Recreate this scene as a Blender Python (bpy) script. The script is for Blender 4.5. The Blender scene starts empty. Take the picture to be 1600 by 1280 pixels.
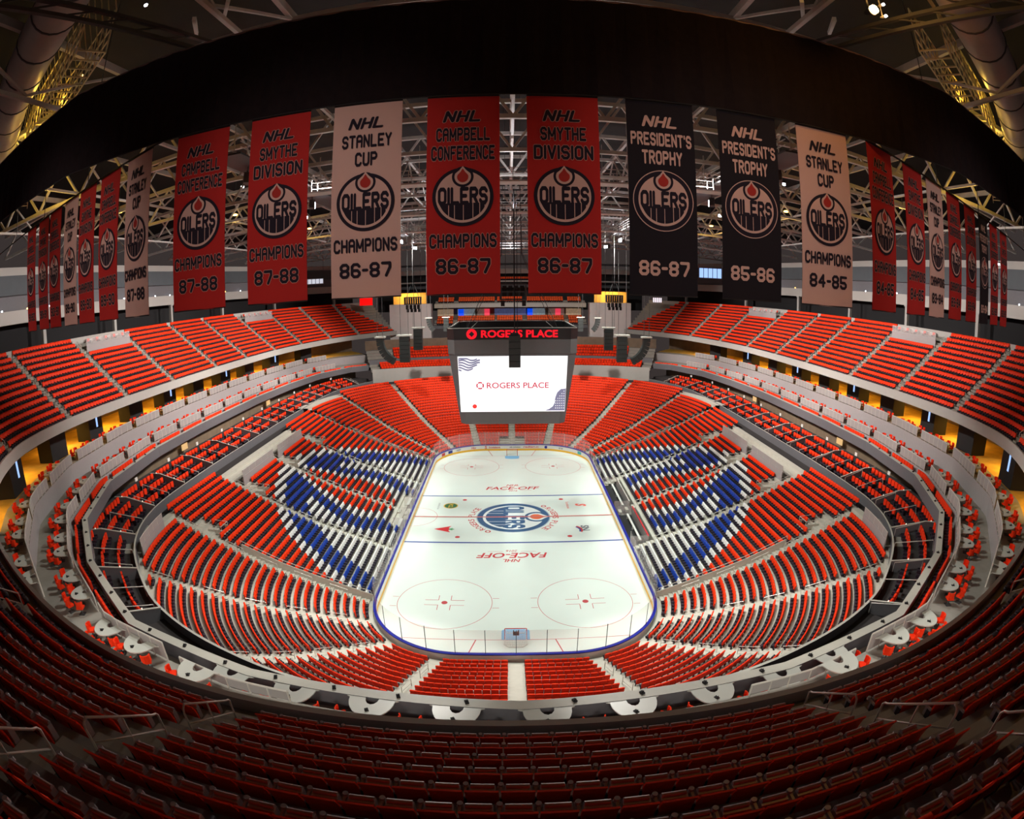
import bpy, math, random
import numpy as np
from mathutils import Matrix, Vector
random.seed(7)
rng = np.random.default_rng(7)
SC = bpy.context.scene
COL = SC.collection
PI = math.pi
FT = 0.3048

# ------------------------------------------------------------------ camera (fisheye from the back of the near upper deck)
CAMP = np.array([-0.3466, -66.2415, 28.5203])
YAW, PIT, ROL, FPX = 0.0041369, 0.2131073, -0.0067760, 869.802
_F = np.array([math.sin(YAW)*math.cos(PIT), math.cos(YAW)*math.cos(PIT), -math.sin(PIT)])
_R = np.array([math.cos(YAW), -math.sin(YAW), 0.0])
_U = np.cross(_R, _F)
_R, _U = _R*math.cos(ROL)+_U*math.sin(ROL), -_R*math.sin(ROL)+_U*math.cos(ROL)
cam = bpy.data.cameras.new('camera')
cam.type = 'PANO'
for holder in (cam, getattr(cam, 'cycles', None)):
    try:
        holder.panorama_type = 'FISHEYE_EQUISOLID'
        holder.fisheye_lens = 36.0*FPX/1600.0
        holder.fisheye_fov = math.radians(200)
    except Exception:
        pass
cam.sensor_fit = 'HORIZONTAL'
cam.sensor_width = 36.0
cam.clip_start = 0.05
cam.clip_end = 600
camo = bpy.data.objects.new('camera', cam)
COL.objects.link(camo)
M4 = Matrix(((_R[0], _U[0], -_F[0], CAMP[0]), (_R[1], _U[1], -_F[1], CAMP[1]), (_R[2], _U[2], -_F[2], CAMP[2]), (0, 0, 0, 1)))
camo.matrix_world = M4
SC.camera = camo


def ray(u, v):
    x, y = u-800.0, 640.0-v
    r = max(math.hypot(x, y), 1e-9)
    th = 2*math.asin(r/2/FPX)
    return math.sin(th)*(x*_R+y*_U)/r+math.cos(th)*_F


def at_y(u, v, y):
    d = ray(u, v)
    return CAMP+d*(y-CAMP[1])/d[1]


def at_z(u, v, z):
    d = ray(u, v)
    return CAMP+d*(z-CAMP[2])/d[2]


def project(P):
    d = np.atleast_2d(P)-CAMP
    x, y, z = d@_R, d@_U, d@_F
    r = np.hypot(x, y)
    rr = 2*FPX*np.sin(np.arctan2(r, z)/2)
    return np.c_[800+rr*x/r, 640-rr*y/r], np.linalg.norm(d, axis=1)


# ------------------------------------------------------------------ world, exposure, lights
SC.view_settings.view_transform = 'Standard'
SC.view_settings.look = 'None'
SC.view_settings.gamma = 1.0
SC.view_settings.use_curve_mapping = False
SC.view_settings.exposure = 0.0
w = bpy.data.worlds.new('world')
SC.world = w
w.use_nodes = True
w.node_tree.nodes['Background'].inputs[0].default_value = (1.0, 0.78, 0.74, 1)
w.node_tree.nodes['Background'].inputs[1].default_value = 0.040


def light(kind, name, loc, energy, color=(1, 1, 1), target=None, size=0.5, size_y=None, spread=None, cone=None, blend=0.5):
    l = bpy.data.lights.new(name, kind)
    l.energy = energy
    l.color = color
    if kind == 'AREA':
        l.size = size
        if size_y:
            l.shape = 'RECTANGLE'
            l.size_y = size_y
        if spread:
            l.spread = spread
    else:
        l.shadow_soft_size = size
    if kind == 'SPOT':
        l.spot_size = cone or 2.0
        l.spot_blend = blend
    o = bpy.data.objects.new(name, l)
    COL.objects.link(o)
    o.location = loc
    if target is not None:
        d = Vector(target)-Vector(loc)
        o.rotation_euler = d.to_track_quat('-Z', 'Y').to_euler()
    return o


SPORT = []          # sports light positions (fixtures are modelled further down)
for sx in (-1, 1):
    for y in (-33, -20, -7, 7, 20, 33):
        SPORT.append((sx*17.0, y, 36.57, sx*3.0, y*0.75))
E_SPORT = 10200
for (x, y, z, tx, ty) in SPORT:
    light('SPOT', 'sports_lamp_light', (x, y, z-0.6), E_SPORT, (0.88, 1.0, 0.93), (tx, ty, 0), 0.45, cone=math.radians(94), blend=0.9)
# unseen floods added to lift the lower bowl, decks, ends and near rails
for sx in (-1, 1):
    for y in (-34, -18, 0, 18, 34):
        light('SPOT', 'bowl_fill_light', (sx*6, y, 37.2), 18500, (0.95, 0.98, 0.90), (sx*26, y*1.12, 4), 0.45, cone=math.radians(74), blend=0.6)
    for y in (-26, -4, 18, 40):
        light('SPOT', 'deck_fill_light', (sx*12, y, 37.2), 66000, (1.0, 0.93, 0.88), (sx*50, y*1.05, 19), 0.45, cone=math.radians(76), blend=0.8)
    light('SPOT', 'end_fill_light', (sx*10, 24, 37.2), 50000, (1.0, 0.94, 0.88), (sx*14, 60, 13), 0.45, cone=math.radians(80), blend=0.9)
    light('SPOT', 'near_fill_light', (sx*9, -21, 37.2), 26000, (1.0, 0.97, 0.91), (sx*13, -40, 4), 0.45, cone=math.radians(54), blend=0.25)
    light('SPOT', 'rim_fill_light', (sx*12, 22, 37.4), 45000, (1.0, 0.92, 0.86), (sx*30, -50, 21), 0.45, cone=math.radians(40), blend=0.8)
    light('SPOT', 'rail_fill_light', (sx*12, 18, 37.4), 14000, (1.0, 0.92, 0.86), (sx*5, -59, 21), 0.45, cone=math.radians(30), blend=0.6)
    # unseen spots added behind the camera, standing in for light through the cloth
    for x in (8, 24, 40):
        light('SPOT', 'banner_fill_light', (sx*x, -72+.2*x, 36.5), 5200, (1.0, 0.86, 0.84), (sx*x*.92, -46+max(0, x-14)*.4, 29.3), 0.3, cone=math.radians(46), blend=1.0)

# ------------------------------------------------------------------ materials
MAT = {}


def mat(name, col, rough=0.6, metal=0.0, emit=None, estr=0.0, noise=0.0, nscale=8.0, spec=0.5, bump=0.0):
    if name in MAT:
        return MAT[name]
    m = bpy.data.materials.new(name)
    m.use_nodes = True
    nt = m.node_tree
    b = nt.nodes['Principled BSDF']
    b.inputs['Base Color'].default_value = (*col, 1)
    b.inputs['Roughness'].default_value = rough
    b.inputs['Metallic'].default_value = metal
    b.inputs['Specular IOR Level'].default_value = spec
    if emit is not None:
        b.inputs['Emission Color'].default_value = (*emit, 1)
        b.inputs['Emission Strength'].default_value = estr
    if noise > 0 or bump > 0:
        tc = nt.nodes.new('ShaderNodeTexCoord')
        n = nt.nodes.new('ShaderNodeTexNoise')
        n.inputs['Scale'].default_value = nscale
        n.inputs['Detail'].default_value = 3
        nt.links.new(tc.outputs['Object'], n.inputs['Vector'])
        if noise > 0:
            r = nt.nodes.new('ShaderNodeMix')
            r.data_type = 'RGBA'
            r.inputs['A'].default_value = (*[c*(1-noise) for c in col], 1)
            r.inputs['B'].default_value = (*[min(1, c*(1+noise)) for c in col], 1)
            nt.links.new(n.outputs['Fac'], r.inputs['Factor'])
            nt.links.new(r.outputs['Result'], b.inputs['Base Color'])
        if bump > 0:
            bp = nt.nodes.new('ShaderNodeBump')
            bp.inputs['Strength'].default_value = bump
            bp.inputs['Distance'].default_value = 0.02
            nt.links.new(n.outputs['Fac'], bp.inputs['Height'])
            nt.links.new(bp.outputs['Normal'], b.inputs['Normal'])
    MAT[name] = m
    return m


def glass_mat(name, tint, solid=0.2, col=(1, 1, 1)):
    m = bpy.data.materials.new(name)
    m.use_nodes = True
    nt = m.node_tree
    nt.nodes.clear()
    out = nt.nodes.new('ShaderNodeOutputMaterial')
    tr = nt.nodes.new('ShaderNodeBsdfTransparent')
    tr.inputs[0].default_value = (*tint, 1)
    df = nt.nodes.new('ShaderNodeBsdfPrincipled')
    df.inputs['Base Color'].default_value = (*col, 1)
    df.inputs['Roughness'].default_value = 0.25
    mx = nt.nodes.new('ShaderNodeMixShader')
    mx.inputs[0].default_value = solid
    nt.links.new(tr.outputs[0], mx.inputs[1])
    nt.links.new(df.outputs[0], mx.inputs[2])
    nt.links.new(mx.outputs[0], out.inputs[0])
    MAT[name] = m
    return m


RED = mat('seat_red', (0.84, 0.038, 0.005), 0.5, spec=0.2)
WHITE_SEAT = mat('seat_white', (0.85, 0.85, 0.83), 0.45)
BLUE_SEAT = mat('seat_blue', (0.010, 0.055, 0.40), 0.42)
DARK_SEAT = mat('seat_dark', (0.022, 0.016, 0.026), 0.6, spec=0.3)
GREY_SEAT = mat('seat_grey_edge', (0.33, 0.31, 0.34), 0.35)
FAB_RED = mat('upholstery_red', (0.84, 0.036, 0.006), 0.8, spec=0.15, noise=0.12, nscale=30)
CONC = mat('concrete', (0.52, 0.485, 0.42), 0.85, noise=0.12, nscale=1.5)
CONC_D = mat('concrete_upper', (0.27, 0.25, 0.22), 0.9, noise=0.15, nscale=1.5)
FASC = mat('fascia_light', (0.42, 0.40, 0.37), 0.6, noise=0.05, nscale=2)
FASC_D = mat('fascia_grey', (0.125, 0.12, 0.13), 0.6, noise=0.08, nscale=3)
LEDGE = mat('ledge_stone', (0.46, 0.44, 0.39), 0.5, noise=0.06, nscale=4)
PANEL = mat('panel_grey', (0.34, 0.31, 0.31), 0.6, noise=0.05, nscale=3)
RAILM = mat('rail_metal', (0.58, 0.55, 0.50), 0.35, metal=0.15)
WHITEP = mat('white_paint', (0.72, 0.70, 0.66), 0.5)
BLACK = mat('black_matte', (0.012, 0.011, 0.012), 0.8)
DRAPE = mat('drape_black', (0.020, 0.014, 0.015), 0.95, noise=0.3, nscale=3, spec=0.1)
STEEL = mat('roof_steel', (0.50, 0.48, 0.46), 0.5, noise=0.15, nscale=2)
STEEL_D = mat('dark_steel', (0.05, 0.048, 0.05), 0.6)
DUCT = mat('duct_metal', (0.42, 0.38, 0.36), 0.45, metal=0.3, noise=0.1, nscale=2)
ROOFM = mat('roof_deck', (0.012, 0.011, 0.012), 0.9, noise=0.3, nscale=1)
ICE = mat('ice', (0.79, 0.84, 0.79), 0.22, noise=0.025, nscale=0.35, spec=0.35)
LINE_R = mat('line_red', (0.55, 0.06, 0.07), 0.4)
LINE_B = mat('line_blue', (0.02, 0.05, 0.30), 0.4)
INK_RED = mat('ice_ink_red', (0.60, 0.03, 0.04), 0.4)
INK_NAVY = mat('ice_ink_navy', (0.035, 0.11, 0.24), 0.4)
INK_ORG = mat('ice_ink_orange', (0.85, 0.16, 0.06), 0.4)
INK_WHITE = mat('ice_ink_white', (0.78, 0.80, 0.79), 0.4)
INK_BLUE = mat('ice_crease_blue', (0.22, 0.50, 0.78), 0.4)
INK_GREEN = mat('ice_ink_green', (0.03, 0.18, 0.08), 0.4)
INK_YEL = mat('ice_ink_yellow', (0.85, 0.50, 0.03), 0.4)
INK_GREY = mat('ice_ink_grey', (0.10, 0.10, 0.13), 0.4)
BOARD = mat('board_white', (0.80, 0.80, 0.78), 0.35)
KICK = mat('board_yellow', (0.88, 0.48, 0.02), 0.35)
RAIL_B = mat('board_blue_rail', (0.006, 0.015, 0.30), 0.35)
GLASS = glass_mat('rink_glass', (0.97, 0.98, 0.97), 0.20, (0.9, 0.80, 0.80))  # pinkish diffuse share paints hazy reflection into the clear glass
FROST = mat('frosted_panel', (0.34, 0.315, 0.305), 0.45)
B_RED = mat('banner_red', (0.52, 0.018, 0.014), 0.9, noise=0.05, nscale=60)
B_WHITE = mat('banner_white', (0.72, 0.46, 0.38), 0.9, noise=0.05, nscale=60)
B_NAVY = mat('banner_navy', (0.008, 0.005, 0.010), 0.9, noise=0.05, nscale=60)
B_INK = mat('banner_ink_navy', (0.014, 0.008, 0.018), 0.9)
B_OUT = mat('banner_outline', (0.60, 0.27, 0.22), 0.9)
WOODY = mat('concourse_floor', (0.60, 0.36, 0.06), 0.5, noise=0.45, nscale=0.7)
BROWN = mat('concourse_wall', (0.16, 0.11, 0.07), 0.7, noise=0.3, nscale=1)
TABLE = mat('table_top', (0.50, 0.50, 0.46), 0.35)
LED_RED = mat('led_red', (0.2, 0.0, 0.0), 0.6, emit=(1.0, 0.005, 0.02), estr=0.95)
SCR = mat('screen_white', (0.3, 0.3, 0.3), 0.4, emit=(1.0, 1.0, 1.0), estr=1.15)
SCR_RED = mat('screen_ink_red', (0.2, 0.01, 0.02), 0.4, emit=(0.55, 0.03, 0.07), estr=1.0)
SCR_BLUE = mat('screen_ink_blue', (0.1, 0.1, 0.15), 0.4, emit=(0.17, 0.17, 0.27), estr=1.0)
SB_GREY = mat('scoreboard_grey', (0.12, 0.12, 0.123), 0.5, noise=0.06, nscale=4)
LED_DARK = mat('led_off', (0.012, 0.012, 0.014), 0.4)
SPK = mat('speaker_black', (0.020, 0.023, 0.022), 0.6, noise=0.2, nscale=10)
LAMP_W = mat('lamp_glow_white', (0.8, 0.8, 0.8), 0.4, emit=(0.85, 0.9, 1.0), estr=14)
LAMP_Y = mat('lamp_glow_warm', (0.8, 0.6, 0.3), 0.4, emit=(1.0, 0.55, 0.12), estr=9)
LAMP_O = mat('lamp_glow_orange', (0.8, 0.5, 0.2), 0.4, emit=(1.0, 0.62, 0.20), estr=60)
TV_BLUE = mat('tv_blue', (0.05, 0.1, 0.3), 0.4, emit=(0.35, 0.55, 1.0), estr=1.2)

# ------------------------------------------------------------------ helpers
ORD = ['first', 'second', 'third', 'fourth', 'fifth', 'sixth', 'seventh', 'eighth', 'ninth', 'tenth', 'eleventh', 'twelfth', 'thirteenth',
       'fourteenth', 'fifteenth', 'sixteenth', 'seventeenth', 'eighteenth', 'nineteenth', 'twentieth', 'twenty-first', 'twenty-second',
       'twenty-third', 'twenty-fourth', 'twenty-fifth', 'twenty-sixth', 'twenty-seventh', 'twenty-eighth', 'twenty-ninth', 'thirtieth']
ORD += ['thirty-'+o for o in ORD[:9]]+['fortieth']+['forty-'+o for o in ORD[:9]]
SIDE = {-1: 'left', 1: 'right'}


def tag(o, label=None, cat=None, group=None, kind=None):
    if label:
        o['label'] = label
    if cat:
        o['category'] = cat
    if group:
        o['group'] = group
    if kind:
        o['kind'] = kind
    return o


def empty(name, loc=(0, 0, 0), rz=0.0, label=None, cat=None, group=None):
    o = bpy.data.objects.new(name, None)
    COL.objects.link(o)
    o.location = loc
    o.rotation_euler = (0, 0, rz)
    o.empty_display_size = 0.2
    return tag(o, label, cat, group)


class MB:
    def __init__(self):
        self.v, self.f, self.m = [], [], []
        self.n = 0

    def add(self, V, F, mi=0):
        V = np.asarray(V, float)
        self.v.append(V)
        for f in F:
            self.f.append([i+self.n for i in f])
            self.m.append(mi)
        self.n += len(V)
        return self

    def box(self, c, s, rz=0.0, mi=0, taper=1.0, X=None, Y=None, Z=None):
        c = np.array(c, float)
        if X is None:
            X, Y, Z = np.array([math.cos(rz), math.sin(rz), 0]), np.array([-math.sin(rz), math.cos(rz), 0]), np.array([0, 0, 1.0])
        V = []
        for dz in (-.5, .5):
            t = taper if dz > 0 else 1.0
            for dx, dy in ((-.5, -.5), (.5, -.5), (.5, .5), (-.5, .5)):
                V.append(c+X*dx*s[0]*t+Y*dy*s[1]*t+Z*dz*s[2])
        return self.add(V, [(0, 3, 2, 1), (4, 5, 6, 7), (0, 1, 5, 4), (1, 2, 6, 5), (2, 3, 7, 6), (3, 0, 4, 7)], mi)

    def bar(self, a, b, w, h=None, mi=0):
        a, b = np.array(a, float), np.array(b, float)
        d = b-a
        L = np.linalg.norm(d)
        if L < 1e-6:
            return self
        d = d/L
        up = np.array([0, 0, 1.0]) if abs(d[2]) < 0.95 else np.array([1.0, 0, 0])
        x = np.cross(d, up)
        x /= np.linalg.norm(x)
        y = np.cross(x, d)
        return self.box((a+b)/2, (w, L, h or w), X=x, Y=d, Z=y, mi=mi)

    def tube(self, pts, r, n=8, mi=0, cap=True):
        P = [np.array(p, float) for p in pts]
        N = len(P)
        V, F = [], []
        prev = None
        for i in range(N):
            t = P[min(i+1, N-1)]-P[max(i-1, 0)]
            t /= np.linalg.norm(t)
            if prev is None:
                up = np.array([0, 0, 1.0]) if abs(t[2]) < 0.9 else np.array([1.0, 0, 0])
                x = np.cross(t, up)
            else:
                x = prev-t*np.dot(prev, t)
            x /= np.linalg.norm(x)
            prev = x
            y = np.cross(t, x)
            rr = r[i] if hasattr(r, '__len__') else r
            for k in range(n):
                a = 2*PI*k/n
                V.append(P[i]+rr*(x*math.cos(a)+y*math.sin(a)))
        for i in range(N-1):
            for k in range(n):
                F.append((i*n+k, i*n+(k+1) % n, (i+1)*n+(k+1) % n, (i+1)*n+k))
        if cap:
            F.append(tuple(range(n))[::-1])
            F.append(tuple((N-1)*n+k for k in range(n)))
        return self.add(V, F, mi)

    def prism(self, poly, z0, z1, mi=0):
        n = len(poly)
        V = [(p[0], p[1], z0) for p in poly]+[(p[0], p[1], z1) for p in poly]
        F = [tuple(range(n))[::-1], tuple(range(n, 2*n))]+[(i, (i+1) % n, n+(i+1) % n, n+i) for i in range(n)]
        return self.add(V, F, mi)

    def build(self, name, mats, parent=None, smooth=False):
        me = bpy.data.meshes.new(name)
        V = np.concatenate(self.v) if self.v else np.zeros((0, 3))
        me.from_pydata(V.tolist(), [], self.f)
        for m in (mats if isinstance(mats, (list, tuple)) else [mats]):
            me.materials.append(m)
        me.polygons.foreach_set('material_index', self.m)
        if smooth:
            me.polygons.foreach_set('use_smooth', [True]*len(self.f))
        me.update()
        o = bpy.data.objects.new(name, me)
        COL.objects.link(o)
        if parent is not None:
            o.parent = parent
        return o


def copy_tree(o, parent=None):
    c = o.copy()
    COL.objects.link(c)
    if parent is not None:
        c.parent = parent
    for ch in list(o.children):
        copy_tree(ch, c)
    return c


def structure(o, label=None):
    o['kind'] = 'structure'
    if label:
        o['label'] = label
    return o


class Curve:
    """A plan polyline with arc length and outward normals."""

    def __init__(self, pts, step=0.5, smooth=True):
        P = np.array(pts, float)
        if smooth:
            Q = []
            n = len(P)
            for i in range(n-1):
                p0, p1, p2, p3 = P[max(i-1, 0)], P[i], P[i+1], P[min(i+2, n-1)]
                if i == 0:
                    p0 = np.array([-p2[0], p2[1]])
                k = max(2, int(np.linalg.norm(p2-p1)/step))
                for t in np.arange(k)/k:
                    Q.append(0.5*((2*p1)+(-p0+p2)*t+(2*p0-5*p1+4*p2-p3)*t*t+(-p0+3*p1-3*p2+p3)*t**3))
            Q.append(P[-1])
            P = np.array(Q)
        self.set(P)

    def set(self, P):
        self.P = P
        d = np.gradient(P, axis=0)
        L = np.hypot(d[:, 0], d[:, 1])[:, None]
        t = d/L
        n = np.c_[t[:, 1], -t[:, 0]]
        mid = len(P)//2
        if np.dot(n[mid], P[mid]-np.array([0, 5.0])) < 0:
            n = -n
        self.N, self.T = n, t
        self.s = np.r_[0, np.cumsum(np.hypot(*np.diff(P, axis=0).T))]
        self.L = self.s[-1]

    def at(self, s):
        p = np.array([np.interp(s, self.s, self.P[:, k]) for k in (0, 1)])
        n = np.array([np.interp(s, self.s, self.N[:, k]) for k in (0, 1)])
        return p, n/np.linalg.norm(n)

    def s_at_y(self, y):
        """arc length where the curve first reaches y going away from the near end"""
        i = np.argmax(self.P[:, 1] >= y)
        return self.s[i]

    def near_s(self, p):
        return self.s[np.argmin(np.hypot(self.P[:, 0]-p[0], self.P[:, 1]-p[1]))]

    def offset(self, d):
        return self.P+self.N*d


def both(curve):
    """left curve mirrored into one full curve right-far -> near -> left-far"""
    c = Curve.__new__(Curve)
    R = curve.P[::-1]*np.array([-1, 1])
    P = np.concatenate([R[:-1], curve.P])
    N = np.concatenate([(curve.N[::-1]*np.array([-1, 1]))[:-1], curve.N])
    c.P, c.N = P, N
    c.s = np.r_[0, np.cumsum(np.hypot(*np.diff(P, axis=0).T))]
    c.L = c.s[-1]
    return c


def sweep(name, curve, prof, mats, mids=None, zfun=None, parent=None, smooth=False, closed=False, i0=0, i1=None):
    """prof: list of (offset, z); zfun(points, offset, z) may change z along the curve"""
    P, N = curve.P[i0:i1], curve.N[i0:i1]
    n, m = len(P), len(prof)
    V = np.zeros((m, n, 3))
    for j, (o, z) in enumerate(prof):
        V[j, :, :2] = P+N*o
        V[j, :, 2] = z if zfun is None else zfun(P, o, z)
    F, MI = [], []
    for j in range(m if closed else m-1):
        k = (j+1) % m
        for i in range(n-1):
            F.append((j*n+i, j*n+i+1, k*n+i+1, k*n+i))
            MI.append(mids[j] if mids else 0)
    b = MB()
    b.v, b.f, b.m, b.n = [V.reshape(-1, 3)], F, MI, n*m
    if closed:
        b.f += [[j*n for j in range(m)], [j*n+n-1 for j in range(m)][::-1]]
        b.m += [0, 0]
    return b.build(name, mats, parent, smooth)


def inside(poly, pts):
    x, y = pts[:, 0], pts[:, 1]
    r = np.zeros(len(pts), bool)
    n = len(poly)
    for i in range(n):
        x0, y0 = poly[i]
        x1, y1 = poly[(i+1) % n]
        c = ((y0 > y) != (y1 > y))
        with np.errstate(divide='ignore', invalid='ignore'):
            xx = (x1-x0)*(y-y0)/(y1-y0)+x0
        r ^= c & (x < xx)
    return r


# text -> flat mesh arrays (built-in font)
_TX = {}


def text_arrays(s, bold=0.0, shear=0.0):
    key = (s, bold, shear)
    if key in _TX:
        return _TX[key]
    cu = bpy.data.curves.new('txt', 'FONT')
    cu.body = s
    cu.offset = bold
    cu.shear = shear
    cu.resolution_u = 3
    o = bpy.data.objects.new('txt', cu)
    COL.objects.link(o)
    dg = bpy.context.evaluated_depsgraph_get()
    me = bpy.data.meshes.new_from_object(o.evaluated_get(dg))
    V = np.array([v.co[:] for v in me.vertices])[:, :2]
    F = [tuple(p.vertices) for p in me.polygons]
    bpy.data.objects.remove(o)
    bpy.data.curves.remove(cu)
    bpy.data.meshes.remove(me)
    V = V-V.min(0)
    V = V/V.max(0)
    _TX[key] = (V, F)
    return V, F


def put_text(mb, s, org, ux, uy, w, h, mi=0, bold=0.0, shear=0.0):
    """text centred at org, w x h along unit vectors ux, uy"""
    V, F = text_arrays(s, bold, shear)
    org, ux, uy = (np.array(a, float) for a in (org, ux, uy))
    P = org+np.outer((V[:, 0]-.5)*w, ux)+np.outer((V[:, 1]-.5)*h, uy)
    mb.add(P, F, mi)


class Plane2D:
    """draws flat shapes on a plane: local (x, y) -> world, in thin layers"""

    def __init__(self, mb, org, ux, uy, lift=0.004):
        self.mb, self.o, self.ux, self.uy = mb, np.array(org, float), np.array(ux, float), np.array(uy, float)
        self.n = np.cross(self.ux, self.uy)
        self.lift = lift

    def w(self, P, lay):
        P = np.asarray(P, float)
        return self.o+np.outer(P[:, 0], self.ux)+np.outer(P[:, 1], self.uy)+self.n*self.lift*lay

    def poly(self, P, mi, lay=1):
        self.mb.add(self.w(P, lay), [tuple(range(len(P)))], mi)

    def ring(self, c, r0, r1, mi, lay=1, n=48, a0=0, a1=2*PI):
        a = np.linspace(a0, a1, n+1)
        c = np.array(c)
        i = c+r0*np.c_[np.cos(a), np.sin(a)]
        o = c+r1*np.c_[np.cos(a), np.sin(a)]
        self.mb.add(self.w(np.r_[i, o], lay), [(k, n+1+k, n+2+k, k+1) for k in range(n)], mi)

    def disc(self, c, r, mi, lay=1, n=48, sy=1.0):
        a = np.linspace(0, 2*PI, n, endpoint=False)
        self.poly(np.array(c)+r*np.c_[np.cos(a), sy*np.sin(a)], mi, lay)

    def text(self, s, c, w, h, mi, lay=1, bold=0.0, shear=0.0):
        V, F = text_arrays(s, bold, shear)
        self.mb.add(self.w(np.c_[c[0]+(V[:, 0]-.5)*w, c[1]+(V[:, 1]-.5)*h], lay), F, mi)


GLY = {'A': (4, ['00 05 16 36 45 40', '03 43']), 'B': (4, ['00 06 36 45 44 33 03', '33 42 41 30 00']), 'C': (4, ['45 36 16 05 01 10 30 41']),
       'D': (4, ['00 06 36 45 41 30 00']), 'E': (4, ['46 06 00 40', '03 33']), 'F': (4, ['46 06 00', '03 33']), 'H': (4, ['00 06', '40 46', '03 43']),
       'I': (0, ['00 06']), 'L': (4, ['06 00 40']), 'M': (5, ['00 06 22 32 56 50']), 'N': (4, ['00 06 40 46']), 'O': (4, ['10 30 41 45 36 16 05 01 10']),
       'P': (4, ['00 06 36 45 44 33 03']), 'R': (4, ['00 06 36 45 44 33 03', '23 40']), 'S': (4, ['45 36 16 05 04 13 33 42 41 30 10 01']),
       'T': (4, ['06 46', '26 20']), 'U': (4, ['06 01 10 30 41 46']), 'V': (4, ['06 20 46']), 'Y': (4, ['06 23 46', '23 20']), '-': (2, ['03 23']),
       "'": (0, ['06 05']), '0': (4, ['10 30 41 45 36 16 05 01 10']), '1': (1, ['05 16 10']), '2': (4, ['05 16 36 45 44 00 40']),
       '3': (4, ['05 16 36 45 44 33 42 41 30 10 01', '13 33']), '4': (4, ['30 36 02 42']), '5': (4, ['46 06 03 33 42 41 30 10 01']),
       '6': (4, ['45 36 16 05 01 10 30 41 42 33 03']), '7': (4, ['06 46 44 20']), '8': (4, ['13 04 05 16 36 45 44 33 13 02 01 10 30 41 42 33']),
       '9': (4, ['01 10 30 41 45 36 16 05 04 13 43'])}


def block_text(pl, s, c, w, h, mi, lay, t=1.25, shear=0.0):
    """heavy block lettering built from thick strokes, w x h centred on c"""
    x, segs = 0.0, []
    for ch in s:
        if ch == ' ':
            x += 3
            continue
        gw, lines = GLY[ch]
        for ln in lines:
            P = [(x+int(q[0]), int(q[1])) for q in ln.split()]
            segs.append(P)
        x += gw+2.15
    tot = x-2.15+1.25
    sx, sy = w/tot, h/7.25
    f = lambda q: np.c_[c[0]+(q[:, 0]-(tot-1.25)/2+(q[:, 1]-3)*shear)*sx, c[1]+(q[:, 1]-3)*sy]
    a8 = np.arange(8)*PI/4+PI/8
    up = 0.0
    for P in segs:
        P = np.array(P, float)
        for k in range(len(P)):
            up = (up+.023) % .9
            pl.poly(f(P[k]+t/2*1.04*np.c_[np.cos(a8), np.sin(a8)]), mi, lay+up)
            if k+1 < len(P):
                d = P[k+1]-P[k]
                d /= np.linalg.norm(d)
                n = np.array([-d[1], d[0]])*t/2
                e = d*t*.0
                pl.poly(f(np.array([P[k]-n-e, P[k+1]-n+e, P[k+1]+n+e, P[k]+n-e])), mi, lay+up+.011)


def drop_shape(cx, cy, r, tip, n=24):  # noqa
    """a drop: round bottom of radius r at (cx, cy), tip at height tip above the centre"""
    a0 = .45
    A = np.linspace(PI-a0, 2*PI+a0, n)
    P = [(cx+r*math.cos(a), cy+r*math.sin(a)) for a in A]
    # slightly concave flanks up to the tip
    e = P[-1]
    P.append(((e[0]-cx)*.45+cx, e[1]+(cy+tip-e[1])*.45))
    P.append((cx, cy+tip))
    s = P[0]
    P.append(((s[0]-cx)*.45+cx, s[1]+(cy+tip-s[1])*.45))
    return np.array(P)


def oilers_emblem(pl, c, R, navy, white, orange, rimwhite=None):
    """round emblem with an oil drop, striped lower half and the word OILERS"""
    c = np.array(c, float)
    if rimwhite is not None:
        pl.disc(c, R*1.07, rimwhite, 1)
        pl.disc(c, R*1.04, navy, 2)
    pl.disc(c, R, navy, 3)
    pl.disc(c, R*.885, white, 4)
    # lower striped body
    h = -0.22*R
    r2 = R*.80
    xs = [-.80, -.46, -.27, .02, .33, .55, .72, .80]
    for x0, x1 in zip(xs[:-1], xs[1:]):
        a, b = x0*R+.012*R, x1*R-.012*R
        top = h
        P = [(a, top)]
        for t in np.linspace(0, 1, 7):
            x = a+(b-a)*t
            P.append((x, -math.sqrt(max(r2*r2-x*x, 1e-6))))
        P.append((b, top))
        P = [p for p in P if p[1] <= top+1e-6]
        if len(P) >= 3:
            pl.poly(c+np.array(P), navy, 5)
    block_text(pl, 'OILERS', c+np.array([0, .02*R]), 1.60*R, .58*R, navy, 6, 1.75)
    # drop
    pl.disc(c+np.array([0, .68*R]), .355*R, navy, 5, n=36)
    pl.poly(c+drop_shape(0, .68*R, .27*R, .37*R), white, 6)
    pl.poly(c+drop_shape(0, .67*R, .185*R, .30*R), orange, 7)


def hex_logo(pl, c, r, fg, bg, lay=2):
    pl.disc(c, r, fg, lay, n=32)
    q = r*.56
    pl.poly(np.array(c)+np.array([(q, 0), (0, q), (-q, 0), (0, -q)]), bg, lay+1)

# ------------------------------------------------------------------ plan curves
RL, RW, RC = 30.48, 12.95, 8.53


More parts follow.
